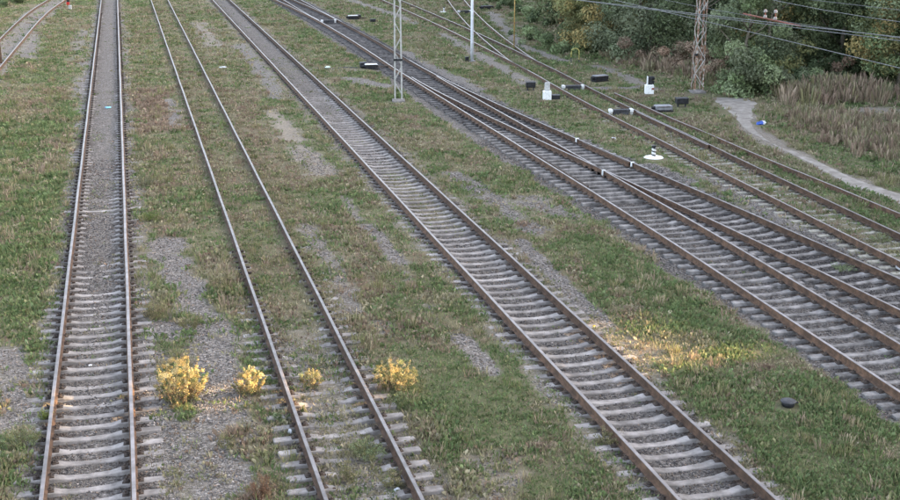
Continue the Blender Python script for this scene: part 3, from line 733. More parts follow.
tree('autumn_tree', 'brownish autumn tree at the right edge of the photo', (41.3, 52.0), 9.0, 2.3, AUT+YELL, 8, 20000, low=1.2)
# denser wood behind the first row: trees one can still tell apart
back = [(33.5, 82, DARK), (36.5, 76, GREYG), (38, 71, DARK), (40.5, 67, AUT), (43.5, 62, DARK), (46, 57, GREYG), (34.5, 90, AUT), (48, 53, DARK), (43, 74, DARK), (51, 63, DARK)]
for k, (x, y, pal) in enumerate(back):
    tree('woodland_tree', 'dim tree in the depth of the wood, mostly hidden by the front row', (x, y), 11+(k % 3), 3.2, pal+DARK, 30+k, 9000, leaf=.14, group='trees in the depth of the wood')

# undergrowth at the foot of the wood: one leafy mass
uc, ur, up_ = [], [], []
def thicket(name, pts, n, rad, hmax, pal, nleaf, seed, leaf=.08):
    rr = random.Random(seed); cs = []; rs = []
    pts = [P(*p) for p in pts]
    for k in range(n):
        i = rr.randrange(max(1, len(pts)-1)); a = pts[i]; b_ = pts[min(i+1, len(pts)-1)]; f = rr.random()
        x = a[0]+(b_[0]-a[0])*f+rr.gauss(0, rad); y = a[1]+(b_[1]-a[1])*f+rr.gauss(0, rad*1.2)
        r_ = rr.uniform(.18, .5); cs.append((x, y, gz(x, y)+rr.uniform(.1, hmax))); rs.append(r_)
    return leaves_mesh(name, cs, rs, nleaf, leaf, pal, seed)
RED = [(.27, .185, .13), (.33, .24, .175), (.22, .165, .115), (.24, .20, .13)]
def stuff(name, me): return tag(link(name, me), kind='stuff')
stuff('undergrowth', thicket('undergrowth', [(525, 38), (560, 50), (600, 55), (625, 52)], 60, .8, .8, DARK+LIGHT, 12000, 51))
stuff('reddish_thicket', thicket('reddish_thicket', [(625, 58), (650, 62), (690, 72), (725, 80)], 70, .8, 1.4, RED, 20000, 52, .065))
stuff('green_thicket', thicket('green_thicket', [(730, 80), (760, 92), (800, 92)], 40, .6, .8, GREYG+LIGHT, 10000, 53))
stuff('shaded_thicket', thicket('shaded_thicket', [(800, 88), (850, 82), (905, 80)], 50, .9, 1.2, DARK+GREYG+RED[:1], 11000, 54))
def stalks(name, spots, per, hr, pal, seed, wd=.010, spread=.16, lean=.35):
    """tufts of upright seed stalks and thin leaves; spots = (x, y, scale)"""
    r = np.random.default_rng(seed); sp_ = np.array(spots, float); n = len(sp_); N_ = n*per; far = np.clip(np.hypot(sp_[:, 0], sp_[:, 1])/22, 1, 6)
    X, Y, K, Fq = (np.repeat(a, per) for a in (sp_[:, 0], sp_[:, 1], sp_[:, 2], far)); ang = r.uniform(0, 6.283, N_); rad = np.sqrt(r.random(N_))*spread*K
    bx = X+np.cos(ang)*rad; by = Y+np.sin(ang)*rad; bz = hgt(bx, by)-.02
    hh = r.uniform(*hr, N_)*K*(1-.45*(rad/(spread*K))**2); ln = hh*r.uniform(.05, lean, N_); la = ang+r.normal(0, .5, N_)
    kind = r.random(N_); fr = np.where(kind < .45, .82, .35); W = wd*Fq**.75*np.where(kind < .45, 1.5, .9)*r.uniform(.6, 1.3, N_); fa = r.uniform(0, 6.283, N_)
    tx, ty, tz = bx+np.cos(la)*ln, by+np.sin(la)*ln, bz+hh; mx, my, mz = bx+(tx-bx)*fr*.8, by+(ty-by)*fr*.8, bz+hh*fr; wx_, wy_ = np.cos(fa)*W, np.sin(fa)*W
    V = np.stack([np.stack([bx, by, bz], -1), np.stack([mx+wx_, my+wy_, mz], -1), np.stack([tx, ty, tz], -1), np.stack([mx-wx_, my-wy_, mz], -1)], 1).reshape(-1, 3)
    pal = np.array(pal); cl = pal[r.integers(0, len(pal), n)]; alt = pal[r.integers(0, len(pal), N_)]; C = np.where((r.random(N_) < .35)[:, None], alt, np.repeat(cl, per, 0))*r.uniform(.7, 1.3, (N_, 1))
    return stuff(name, np_mesh(name, V, np.arange(N_*4), 4, M['leaf'], colors=np.repeat(C, 4, 0)))
STRAWS = [(.27, .23, .135), (.22, .20, .10), (.33, .28, .185), (.17, .17, .08), (.20, .20, .09)]
ROSY = [(.27, .195, .145), (.32, .245, .18), (.22, .165, .115), (.25, .225, .14), (.18, .18, .095)]
def spots_along(pts, n, wd, kr, seed):
    r = np.random.default_rng(seed); P_ = np.array([P(*p) for p in pts]); i = r.integers(0, max(1, len(P_)-1), n); f = r.random((n, 1)); j = np.minimum(i+1, len(P_)-1)
    q = P_[i]*(1-f)+P_[j]*f + r.normal(0, wd, (n, 2)); return np.c_[q, r.uniform(*kr, n)]
def clear_path(q):
    k = np.ones(len(q), bool)
    for a, b_ in zip(PATHPTS[:-1], PATHPTS[1:]):
        e = b_-a; t_ = np.clip(((q[:, 0]-a[0])*e[0]+(q[:, 1]-a[1])*e[1])/(e@e), 0, 1); k &= np.hypot(q[:, 0]-a[0]-t_*e[0], q[:, 1]-a[1]-t_*e[1]) > np.where(q[:, 1] > 47, 2.0, .9)
    for px, py in ((868, 111), (885, 111), (905, 112)):
        k &= np.hypot(q[:, 0]-P(px, py)[0], q[:, 1]-P(px, py)[1]) > .8
    return q[k]
stalks('tall_weeds', clear_path(np.concatenate([spots_along([(800, 98), (838, 98), (850, 102)], 170, 1.0, (.8, 1.4), 1), spots_along([(800, 116), (850, 128), (905, 142)], 190, 1.0, (.45, .95), 2), spots_along([(850, 140), (905, 160)], 60, .8, (.4, .9), 3)])), 60, (.4, .95), ROSY+ROSY+STRAWS[:2], 55, spread=.3)
stalks('dry_weeds', clear_path(spots_along([(628, 60), (690, 74), (722, 83)], 150, .6, (.7, 1.3), 4)), 60, (.4, .9), ROSY, 56, spread=.28)
rr_ = np.random.default_rng(8); sx_ = rr_.uniform(-12, 40, 26000); sy_ = 15+100*rr_.random(26000)**1.5; FF = fields(sx_, sy_)
zc_ = sx_*math.sin(YAW)+sy_*math.cos(YAW); xc_ = sx_*math.cos(YAW)-sy_*math.sin(YAW)
kk = (np.abs(xc_) < .40*zc_+2) & (FF['V']-.35 > .75*rr_.random(26000)) & (fbm(sx_, sy_, 1.4, 83)+.12*FF['H'] > .64) & (FF['H'] > .75) & (sx_ < 33)
for X in (*XA, *XB, *XC): kk &= np.abs(sx_-X) > .25
for fn in (D0, D1, E0, E1, lambda q: xF(q)-.8, lambda q: xF(q)+.8): kk &= np.abs(sx_-fn(sy_)) > .25
for ex, ey, er in CLEAR: kk &= np.hypot(sx_-ex, sy_-ey) > er+.3
kk = np.nonzero(kk)[0][:2600]
stalks('seed_weeds', np.c_[sx_[kk], sy_[kk], np.clip(FF['H'][kk], .6, 1.6)*rr_.uniform(.5, 1.1, len(kk))], 34, (.16, .36), STRAWS+ROSY[:2]+[(.13, .165, .06)], 57, wd=.006, spread=.14, lean=.5)
stuff('wood_edge_undergrowth', thicket('wood_edge_undergrowth', [(500, 0), (530, 14), (560, 30)], 40, 1.2, .6, LIGHT+DARK, 8000, 57, .1))
stuff('corner_undergrowth', thicket('corner_undergrowth', [(-10, 10), (12, 2), (20, -4)], 26, .9, .7, DARK+LIGHT, 6000, 58, .1))

# woodland added right of view to shade the yard; gaps cut for sunlit patches
_b1, _b2, _b3 = P(182, 401), P(248, 392), P(394, 388)
GAPS = [(10.75, 23.8, 1.15, 2.1), (12.5, 22.75, 1.1, .62), (_b1[0]-2.0, _b1[1]+.14, 2.4, .74), (_b2[0]-1.0, _b2[1]+.05, 1.35, .58), (_b3[0]-1.6, _b3[1]+.05, 1.7, .72)]
def shade_woodland():
    r = np.random.default_rng(99)
    def cloud(n, x0_, x1_, y0_, y1_, z0_, ztop, s0):
        x = r.uniform(x0_, x1_, n); y = r.uniform(y0_, y1_, n); z = z0_ + r.random(n)*(ztop(y)-z0_)
        q = x - z/math.tan(SUN_EL); k = np.ones(n, bool)
        for cx, cy, rx, ry in GAPS: k &= ((q-cx)/rx)**2+((y-cy)/ry)**2 > 1
        near = (np.abs(y-23.3) < 4) & (z > 7) & (z < 17)
        s_ = np.where(near, .18, s0)*r.uniform(.7, 1.3, n)
        x, y, z, s_ = x[k], y[k], z[k], s_[k][:, None]; n = len(x); c = np.stack([x, y, z], -1)
        d = r.normal(size=(n, 3)); d[:, 0] += 1.4; d /= np.linalg.norm(d, axis=1)[:, None]
        a = np.cross(d, r.normal(size=(n, 3))); a /= np.linalg.norm(a, axis=1)[:, None]; b_ = np.cross(d, a)
        return np.stack([c-a*s_, c+b_*s_*.8, c+a*s_, c-b_*s_*.8], 1)
    V = np.concatenate([cloud(52000, 60, 65, -35, 185, 0, lambda y: 25+2.5*vnoise(y, y*0, 7, 3), 1.3), cloud(16000, 60, 64, 18.5, 28, 7, lambda y: 17+0*y, .18)])
    col = np.repeat(np.array(DARK)[r.integers(0, 3, len(V))]*r.uniform(.7, 1.3, (len(V), 1)), 4, 0); V = V.reshape(-1, 3)
    return np_mesh('shade_woodland', V, np.arange(len(V)), 4, wood_m, colors=col)
wood_m = foliage_mat('shade_woodland_leaf', .0)
stuff('shade_woodland', shade_woodland())

# ------------------------------------------------------------------ single weeds that stand out
def weed(name, label, px, py, h, wd, pal, nleaf, seed, cat='weed', leaf=.0115, group=None):
    x, y = P(px, py); rr = random.Random(seed); z = gz(x, y)
    t_ = thing(name, label, cat, (x, y, z), 0, group)
    mb = MB(); cs = []; rs = []
    ns = max(9, int(wd*wd*150))
    for k in range(ns):
        a = rr.uniform(0, 6.28); d = wd*math.sqrt(rr.random()); hh = h*rr.uniform(.5, 1.22)*(1-.5*(d/wd)**2)
        tip = Vector((math.cos(a)*d, math.sin(a)*d, hh)); base = Vector((math.cos(a)*d*.45, math.sin(a)*d*.45, -.02)); midp = base.lerp(tip, .55)+Vector((0, 0, .03))
        mb.tube([base, midp, tip], [.006, .005, .002], 4, caps=False)
        for q in range(11):
            f = .2+.82*q/11; p = base.lerp(midp, f/.55) if f < .55 else midp.lerp(tip, (f-.55)/.45)
            cs.append(tuple(p)); rs.append(rr.uniform(.02, .062)*(1.3-f*.8))
    for q in range(int(120*wd*h)+8):
        a = rr.uniform(0, 6.28); d = wd*math.sqrt(rr.random())*.95; cs.append((math.cos(a)*d, math.sin(a)*d, h*(.12+.8*rr.random()**.8)*(1-.5*(d/wd)**2))); rs.append(rr.uniform(.03, .085))
    mb.build('stem', M['bark'], t_)
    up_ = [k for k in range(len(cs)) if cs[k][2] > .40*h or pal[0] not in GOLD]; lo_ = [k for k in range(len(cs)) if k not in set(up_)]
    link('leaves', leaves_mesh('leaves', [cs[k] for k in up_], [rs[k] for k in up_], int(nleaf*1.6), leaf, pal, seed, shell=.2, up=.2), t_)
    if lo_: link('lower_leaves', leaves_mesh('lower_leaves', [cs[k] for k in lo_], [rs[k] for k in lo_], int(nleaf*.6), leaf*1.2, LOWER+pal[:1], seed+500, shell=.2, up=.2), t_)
    return t_
GOLD = [(.46, .38, .19), (.44, .35, .15), (.36, .31, .13), (.22, .24, .10), (.42, .30, .12), (.48, .40, .22)]
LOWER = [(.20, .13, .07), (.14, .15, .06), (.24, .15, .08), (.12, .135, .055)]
OLIVE = [(.15, .15, .06), (.19, .17, .08), (.12, .13, .05)]
STRAW = [(.24, .20, .11), (.19, .17, .085), (.30, .25, .15)]
REDW = [(.20, .10, .06), (.15, .09, .055), (.23, .15, .085)]
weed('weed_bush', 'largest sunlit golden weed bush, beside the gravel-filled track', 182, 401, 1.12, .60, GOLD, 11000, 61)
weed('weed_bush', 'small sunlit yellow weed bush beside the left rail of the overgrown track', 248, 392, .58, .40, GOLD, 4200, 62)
weed('weed_bush', 'sunlit straw-gold weed right of the overgrown track', 396, 386, .62, .55, GOLD+OLIVE, 3800, 63)
weed('weed_bush', 'dry upright sunlit weeds between the rails of the overgrown track', 312, 384, .42, .28, GOLD+OLIVE, 1300, 64)
weed('weed_bush', 'yellow-green leafy weed left of the gravel-filled track', 22, 446, .55, .40, OLIVE+LIGHT, 2600, 65)
weed('weed_bush', 'round olive weed cushion in front of the bottom end of the overgrown track', 365, 455, .38, .45, OLIVE+LIGHT, 3000, 66)
weed('weed_bush', 'pale olive weed clump near the right rail at the bottom of the overgrown track', 392, 482, .30, .26, OLIVE+STRAW, 1300, 67)
weed('weed_bush', 'slender straw weed close to the lower left rail of the overgrown track', 349, 480, .45, .15, STRAW+OLIVE, 700, 68)
weed('weed_bush', 'reddish dry weed on the gravel left of the overgrown track', 264, 497, .5, .32, REDW, 2000, 69)
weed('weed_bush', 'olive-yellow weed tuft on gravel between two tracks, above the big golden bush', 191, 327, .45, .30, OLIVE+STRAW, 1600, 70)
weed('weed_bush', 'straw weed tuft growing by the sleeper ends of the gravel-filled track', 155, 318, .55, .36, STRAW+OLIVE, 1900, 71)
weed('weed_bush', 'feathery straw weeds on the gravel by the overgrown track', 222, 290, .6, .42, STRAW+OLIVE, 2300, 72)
weed('weed_bush', 'bright lime-green weed beside the gravel-filled track, between grass and gravel', 152, 220, .4, .36, [(.16, .19, .05), (.13, .17, .05)], 1500, 73)
weed('weed_bush', 'grey-olive weed tuft in the dry strip between the first two tracks', 146, 186, .6, .42, OLIVE+GREYG, 1800, 74)
weed('weed_bush', 'green weed growing between rails of the grassy junction track', 880, 240, .40, .38, LIGHT+OLIVE, 1600, 75)
weed('weed_bush', 'dark green leafy weed hugging the left rail of the overgrown track', 282, 418, .25, .2, DARK+LIGHT, 900, 76)
weed('weed_bush', 'green leafy weed right of the overgrown track below the golden one', 398, 402, .35, .26, LIGHT+OLIVE, 1300, 77)
weed('weed_bush', 'lime weed hugging the left rail of the gravel-filled track', 43, 418, .28, .14, [(.22, .25, .05), (.16, .20, .05)], 600, 78)
weed('weed_bush', 'straw weed tuft on the gravel left of a white scrap', 228, 447, .35, .22, STRAW+OLIVE, 900, 79)
weed('weed_bush', 'low green weed on dark ballast of the branching track', 842, 268, .22, .40, LIGHT, 1100, 80)
weed('weed_bush', 'bushy olive weeds at the bottom right sleeper ends of the pale-sleeper track', 608, 440, .3, .34, OLIVE+STRAW, 1300, 81)

# ------------------------------------------------------------------ masts and poles
def lattice_mast(label, px, py, w0, h, rz, m, bm, group):
    x, y = P(px, py); z = gz(x, y); t_ = thing('lattice_mast', label, 'mast', (x, y, z), rz, group)
    f = MB(); f.box((0, 0, .0), (w0+.22, w0+.22, .2), bev=.03); f.build('footing', M['concrete'], t_)
    tw = lambda q: w0/2*(1-.30*q/h)
    for sx in (-1, 1):
        for sy in (-1, 1):
            mb = MB()
            for (ox, oy, dx, dy) in ((0, 0, .075, .012), (0, 0, .012, .075)):
                vs = []
                for q in (.15, h):
                    r_ = tw(q); cx, cy = sx*r_, sy*r_
                    vs += [(cx, cy, q), (cx-sx*dx, cy, q), (cx-sx*dx, cy-sy*dy, q), (cx, cy-sy*dy, q)]
                mb.add(vs, [(0, 1, 5, 4), (1, 2, 6, 5), (2, 3, 7, 6), (3, 0, 4, 7), (3, 2, 1, 0), (4, 5, 6, 7)])
            mb.build('leg', m, t_)
    pitch = .74; nlev = int((h-.5)/pitch)
    for k in range(nlev):
        z0 = .3+k*pitch; z1 = z0+pitch
        for face in range(4):
            s_ = (1 if k % 2 else -1)*(1 if face < 2 else -1); a, b_ = tw(z0), tw(z1)
            p, q = Vector((-s_*a, -a-.004, z0)), Vector((s_*b_, -b_-.004, z1))
            R_ = Matrix.Rotation(face*PI/2, 3, 'Z'); p, q = R_ @ p, R_ @ q
            mb = MB(); d = (q-p); L_ = d.length; mb.box((0, 0, L_/2), (.034, .010, L_-.02))
            o = mb.build('brace', bm, t_); o.location = p
            zax = d.normalized(); n_ = R_ @ Vector((0, -1, 0)); n_ = (n_-zax*n_.dot(zax)).normalized(); xax = n_.cross(zax)
            o.rotation_euler = Matrix((xax, n_, zax)).transposed().to_euler()
    return t_, tw
m1, tw1 = lattice_mast('pale grey lattice mast between the third track and the turnout', 398.5, 101, .42, 10.5, -YAW+.06, M['mastpaint'], M['mastpaint'], 'lattice masts of the overhead line')
mb = MB(); r_ = tw1(2.1)+.01; mb.box((0, 0, 2.1), (2*r_+.03, 2*r_+.03, .10)); mb.build('number_band', M['black'], m1)
m2, tw2 = lattice_mast('rust-streaked lattice mast in front of the wood at the path head', 697, 92, .52, 10.5, -YAW+.16, M['mastrust'], M['mastpaint'], 'lattice masts of the overhead line')
mb = MB(); r_ = tw2(2.0)+.01; mb.box((-r_, -r_, 2.0), (.14, .14, .12), bev=.02); mb.build('number_plate', M['black'], m2)
x, y = P(472, 61); t_ = thing('lamp_post', 'slim plain grey steel pole standing left of the junction rails', 'pole', (x, y, gz(x, y)))
mb = MB(); mb.tube([(0, 0, -.1), (0, 0, 1.2), (0, 0, 8.5)], [.105, .10, .07], 12); mb.build('pole', M['steel'], t_, smooth=True)
mb = MB(); mb.box((0, 0, .02), (.36, .36, .06), bev=.015); mb.build('base_plate', M['grey'], t_)
mb = MB(); mb.tube([(0, 0, 8.5), (-.4, 0, 8.9), (-1.3, 0, 9.0)], [.05, .045, .04], 8); mb.build('arm', M['steel'], t_)
mb = MB(); mb.box((-1.6, 0, 8.97), (.65, .26, .14), bev=.05); mb.build('lamp_head', M['grey'], t_)
x, y = P(467, 61); t_ = thing('junction_box', 'tiny black box at the foot of the grey steel pole', 'box', (x, y, gz(x, y)))
mb = MB(); mb.box((0, 0, .13), (.22, .2, .26), bev=.03); mb.build('case', M['black'], t_); mb = MB(); mb.box((0, 0, .27), (.26, .24, .03), bev=.01); mb.build('lid', M['dark'], t_)
x, y = P(514, 49); t_ = thing('marker_pole', 'thin ochre pole at the edge of the junction rails', 'pole', (x, y, gz(x, y)))
mb = MB(); mb.tube([(0, 0, -.1), (0, 0, 5.0)], [.04, .035], 8); mb.build('pole', M['orange'], t_, smooth=True)
mb = MB(); mb.lathe([(.06, 5.0), (.07, 5.03), (.03, 5.07)], n=8); mb.build('cap', M['orange'], t_)
x, y = P(575, 63); t_ = thing('pipe_hoop', 'yellow bent pipe hoop in the grass before the wood', 'hoop', (x, y, gz(x, y)), -YAW)
pts = [(.24, 0, -.1), (.24, 0, .72)] + [(.24*math.cos(a)-.02*0, 0, .72+.2*math.sin(a)) for a in np.linspace(.2, PI, 8)] + [(-.24, 0, .35)]
mb = MB(); mb.tube(pts, .028, 8); mb.build('pipe', M['yellow'], t_, smooth=True)
mb = MB(); mb.tube([(-.24, 0, -.1), (-.24, 0, .37)], .03, 8); mb.build('stub', M['dark'], t_)
mb = MB(); mb.tube([(.24, 0, -.05), (.24, 0, .22)], .042, 8); mb.build('sleeve', M['dark'], t_)
x, y = P(1, 63); t_ = thing('rusty_post', 'short rusty post at the left edge beside the curving rails', 'post', (x, y, gz(x, y)))
mb = MB(); mb.box((0, 0, .6), (.16, .16, 1.4), bev=.02, taper=.85); mb.build('post', M['rust'], t_); mb = MB(); mb.box((0, 0, 1.31), (.2, .2, .04), bev=.01); mb.build('cap', M['rust'], t_)

# ------------------------------------------------------------------ signals
x, y = P(547, 99); t_ = thing('dwarf_signal', 'dwarf signal with rounded pale head on white block, nearer the turnout', 'signal', (x, y, gz(x, y)), -YAW, 'dwarf signals')
mb = MB(); mb.box((0, 0, .2), (.42, .36, .48), bev=.025); mb.build('base_block', M['white'], t_)
mb = MB(); mb.box((0, -.02, .66), (.27, .12, .46), bev=.10); mb.build('head', M['dirtywhite'], t_)
mb = MB(); mb.tube([(0, 0, .42), (0, 0, .5)], .05, 8); mb.build('neck', M['dark'], t_)
for q in (.56, .76):
    mb = MB(); mb.tube([(0, .04, q), (0, .16, q)], .085, 10); mb.build('lens_hood', M['black'], t_)
x, y = P(649, 93); t_ = thing('dwarf_signal', 'dwarf signal with black two-lens head on white block by the wood', 'signal', (x, y, gz(x, y)), -YAW, 'dwarf signals')
mb = MB(); mb.box((0, 0, .2), (.44, .38, .5), bev=.02); mb.box((.02, 0, .465), (.36, .3, .03)); mb.build('base_block', M['white'], t_)
mb = MB(); mb.box((.16, -.195, .27), (.13, .01, .10)); mb.build('plate', M['redrod'], t_)
mb = MB(); mb.box((-.11, 0, .68), (.035, .30, .44), bev=.015); mb.build('backboard', M['white'], t_)
mb = MB(); mb.box((.02, 0, .68), (.21, .28, .42), bev=.03); mb.build('head', M['black'], t_)
for q in (.60, .81):
    mb = MB(); mb.tube([(.08, 0, q), (.24, 0, q-.015)], [.1, .095], 12); mb.build('lens_hood', M['black'], t_); mb = MB(); mb.tube([(.10, 0, q), (.245, 0, q-.015)], .07, 12); mb.build('lens', M['lens'], t_)
x, y = P(69, 9); t_ = thing('shunting_signal', 'small red-topped signal on white block at the top left edge', 'signal', (x, y, gz(x, y)), -YAW)
mb = MB(); mb.box((.12, 0, .16), (.24, .24, .42), bev=.03); mb.build('base_block', M['dirtywhite'], t_)
mb = MB(); mb.box((-.03, -.06, .52), (.26, .05, .26), bev=.02); mb.build('sign', M['red'], t_)
mb = MB(); mb.box((-.02, 0, .78), (.24, .14, .32), bev=.04); mb.build('head', M['black'], t_)
# fouling posts: diagonal bands run round the post
def fouling(label, px, py, k=1.0):
    x, y = P(px, py); t_ = thing('fouling_post', label, 'post', (x, y, gz(x, y)), 0, 'striped fouling posts')
    n = 24; zs = [.03+.42*i/30 for i in range(31)]
    prof = [(.083, z) for z in zs]
    mb = MB(); mb.lathe(prof, n=n, fmi=lambda i, kk: 1 if (i > 26 or ((i/30*3.0+kk/n) % 1) < .38) else 0); mb.build('post', [M['white'], M['black']], t_, smooth=True)
    mb = MB(); mb.lathe([(.0875, .452), (.088, .475), (.05, .49)], n=n); mb.build('cap', M['black'], t_)
    mb = MB(); mb.lathe([(.40, -.03), (.395, .015), (.34, .035), (.09, .042)], n=24); mb.build('disc', M['white'], t_, smooth=False)
    t_.scale = (k, k, k); return t_
fouling('black and white striped post on large white disc between tracks', 653.5, 157)
fouling('tiny striped post far off beside the upper junction rails', 444, 11.5, .9)

# ------------------------------------------------------------------ turnout gear
def cover(label, p0, p1, zrot=None):
    a, b_ = P(*p0, .22), P(*p1, .22); cx, cy = (a[0]+b_[0])/2, (a[1]+b_[1])/2; Ld = math.hypot(b_[0]-a[0], b_[1]-a[1]); rz = math.atan2(b_[1]-a[1], b_[0]-a[0])
    t_ = thing('switch_cover', label, 'switch cover', (cx, cy, 0), rz, 'white-ended switch covers'); c_ = .16
    mb = MB(); mb.box((0, 0, .20), (Ld-2*c_, .26, .10), bev=.02); mb.box((0, 0, .08), (Ld-2*c_-.1, .2, .16)); mb.build('beam', M['dark'], t_)
    for s_ in (-1, 1):
        mb = MB(); mb.box((s_*(Ld/2-c_/2), 0, .19), (c_-.004, .29, .15), bev=.02); mb.box((s_*(Ld/2-c_/2), 0, .06), (c_*.7, .2, .12)); mb.build('end_cap', M['white'], t_)
    return t_
cover('white-ended black switch cover beside the pale-headed dwarf signal', (562, 86), (584, 85.5))
cover('white-ended black switch cover nearest the rusty lattice mast', (609, 110), (633, 109.5))
cover('white-ended black switch cover on the polished turnout at the top', (321, 20.5), (336, 20))
cover('small white-ended switch cover high up across the upper junction rails', (458, 11), (471, 10.5))

def machine(label, px, py, rz, L_=.9, W_=.42, Hh=.32, body='black', lid='dark', white=None, rod=None):
    x, y = P(px, py); t_ = thing('point_machine', label, 'point machine', (x, y, gz(x, y)), rz, 'trackside point machines')
    mb = MB(); mb.box((0, 0, .03), (L_*1.08, W_*1.15, .08), bev=.01); mb.build('base_plate', M['black'], t_)
    mb = MB(); mb.box((0, 0, .07+Hh*.42), (L_, W_, Hh*.84), bev=.03); mb.build('housing', M[body], t_)
    mb = MB(); mb.box((0, 0, .07+Hh*.9), (L_*1.03, W_*1.05, Hh*.2), bev=.03, taper=.93); mb.build('lid', M[lid], t_)
    mb = MB(); mb.tube([(-L_/2-.16, 0, .07+Hh*.45), (-L_/2+.02, 0, .07+Hh*.45)], Hh*.34, 10); mb.build('motor', M['black'], t_)
    mb = MB()
    for sx in (-.36, .36):
        for sy in (-1, 1): mb.tube([(sx*L_, sy*W_*.54, .05), (sx*L_, sy*W_*.54, .11)], .025, 6)
    mb.build('bolts', M['clip'], t_)
    mb = MB(); mb.tube([(-L_*.4, -W_*.54, .07+Hh*.8), (L_*.4, -W_*.54, .07+Hh*.8)], .016, 6); mb.build('hinge', M['clip'], t_)
    if rod:
        mb = MB(); mb.tube([(L_/2, 0, .12), (L_/2+rod, 0, .10)], .03, 6); mb.tube([(L_/2, .1, .14), (L_/2+rod, .12, .10)], .022, 6); mb.build('rod', M['clip'], t_)
    return t_
mc = machine('white-lidded point machine left of the turnout by the grey mast', 371, 68, -.05, .75, .42, .24, lid='white', rod=1.1)
x, y = P(363, 67.5); t_ = thing('motor_box', 'small black box left of the white-lidded point machine', 'box', (x, y, gz(x, y)))
mb = MB(); mb.box((0, 0, .15), (.36, .34, .30), bev=.05); mb.build('case', M['black'], t_); mb = MB(); mb.box((0, 0, .31), (.4, .38, .03), bev=.01); mb.build('lid', M['dark'], t_)
machine('pale-lidded point machine right of the turnout at the top', 353, 19, 0, .8, .4, .26, lid='white', rod=.8)
x, y = P(358.5, 18.5); t_ = thing('motor_box', 'black box right of the topmost turnout point machine', 'box', (x, y, gz(x, y)))
mb = MB(); mb.box((0, 0, .16), (.4, .36, .3), bev=.05); mb.build('case', M['black'], t_); mb = MB(); mb.box((0, 0, .32), (.42, .38, .03), bev=.01); mb.build('lid', M['dark'], t_)
x, y = P(373, 21.5); t_ = thing('cable_box', 'lone small black box in grass right of the turnout top', 'box', (x, y, gz(x, y)))
mb = MB(); mb.box((0, 0, .10), (.42, .34, .22), bev=.04); mb.build('case', M['black'], t_); mb = MB(); mb.box((0, 0, .215), (.46, .38, .03), bev=.01); mb.build('lid', M['dark'], t_)
def box_thing(name, label, cat, px, py, d, rz, body='black', lid='dark', legs=False):
    x, y = P(px, py); t_ = thing(name, label, cat, (x, y, gz(x, y)), rz); zb = .16 if legs else -.02
    mb = MB(); mb.box((0, 0, zb+d[2]/2), d, bev=.03); mb.build('case', M[body], t_)
    mb = MB(); mb.box((0, 0, zb+d[2]+.012), (d[0]*1.05, d[1]*1.06, .05), bev=.015); mb.build('lid', M[lid], t_)
    if legs:
        for s_ in (-1, 1):
            mb = MB(); mb.box((s_*d[0]*.32, 0, zb/2-.03), (.07, .07, zb+.06)); mb.build('leg', M['dark'], t_)
    return t_
box_thing('track_transformer', 'black box on short legs left of the pale-headed dwarf signal', 'box', 530.5, 90, (.50, .36, .26), -.25, legs=True)
box_thing('pedal_box', 'low black casing right of the pale-headed dwarf signal', 'box', 552.5, 98.5, (.72, .36, .20), -.25)
machine('grey-lidded point machine at the near edge of the wood path', 600, 81, .25, .85, .45, .26, lid='grey')
machine('grey-topped point machine in the grass beside the spare rail', 663, 111, -.15, .80, .5, .22, lid='grey', body='grey')
box_thing('track_transformer', 'black box on short legs below the rusty lattice mast', 'box', 681.5, 106.5, (.58, .40, .26), -.15, legs=True)
machine('dark point machine far off by the upper junction switch', 487, 9, .05, 1.1, .45, .26)
# a cable lying from the turnout across the grass
def cable(name, label, cat, pts, r, m, z=.02):
    pp = []
    pts = [P(*p) for p in pts]
    for i in range(len(pts)-1):
        for k in range(6):
            f = k/6; x = pts[i][0]+(pts[i+1][0]-pts[i][0])*f; y = pts[i][1]+(pts[i+1][1]-pts[i][1])*f; pp.append((x, y, gz(x, y)+z))
    mb = MB(); mb.tube(pp, r, 6); return tag(mb.build(name, M[m]), label, cat)
cable('cable', 'dark cable lying in the grass left of the white-lidded point machine', 'cable', [(318, 68.5), (330, 69), (345, 67.5), (360, 68)], .035, 'dark')
cable('hose', 'bent pale hose end at right edge beside the grassy junction rail', 'hose', [(894, 264), (897, 268), (903, 271), (915, 270)], .03, 'dirtywhite', .06)
x, y = P(788, 405); t_ = thing('iron_cap', 'round black lidded cap lying in the green grass', 'cap', (x, y, gz(x, y)), -YAW)
mb = MB(); mb.lathe([(.10, -.03), (.125, .02), (.135, .09), (.12, .10)], n=18); mb.build('bowl', M['black'], t_, smooth=True)
mb = MB(); mb.lathe([(.155, .095), (.158, .115), (.12, .135), (.03, .145)], n=18); mb.build('lid', M['dark'], t_)
mb = MB(); mb.tube([(.12, 0, .08), (.20, 0, .07)], .022, 8); mb.build('handle', M['black'], t_)

# ------------------------------------------------------------------ overhead wires
def ray_plane(px, py, X):
    dx = (px-450)/1200.; dz = -(py-250)/1200.
    fwd = math.cos(PITCH)+dz*math.sin(PITCH); up = -math.sin(PITCH)+dz*math.cos(PITCH)
    wx_ = dx*math.cos(YAW)+fwd*math.sin(YAW); wy_ = -dx*math.sin(YAW)+fwd*math.cos(YAW); t = X/wx_
    return (t*wy_, CAMZ+t*up)
def owire(label, X, pix, r=.012):
    q = sorted(ray_plane(px, py, X) for px, py in pix); ys = np.array([a for a, b_ in q]); zs = np.array([b_ for a, b_ in q])
    c_ = np.polyfit(ys, zs, 2 if len(q) > 2 else 1); Y = np.linspace(max(4, ys[0]-14), ys[-1]+30, 24); Z = np.polyval(c_, Y)
    mb = MB(); mb.tube([(X, float(a), float(b_)) for a, b_ in zip(Y, Z)], r*.75, 6)
    return tag(mb.build('overhead_wire', M['wire']), label, 'wire', 'overhead line wires'), c_
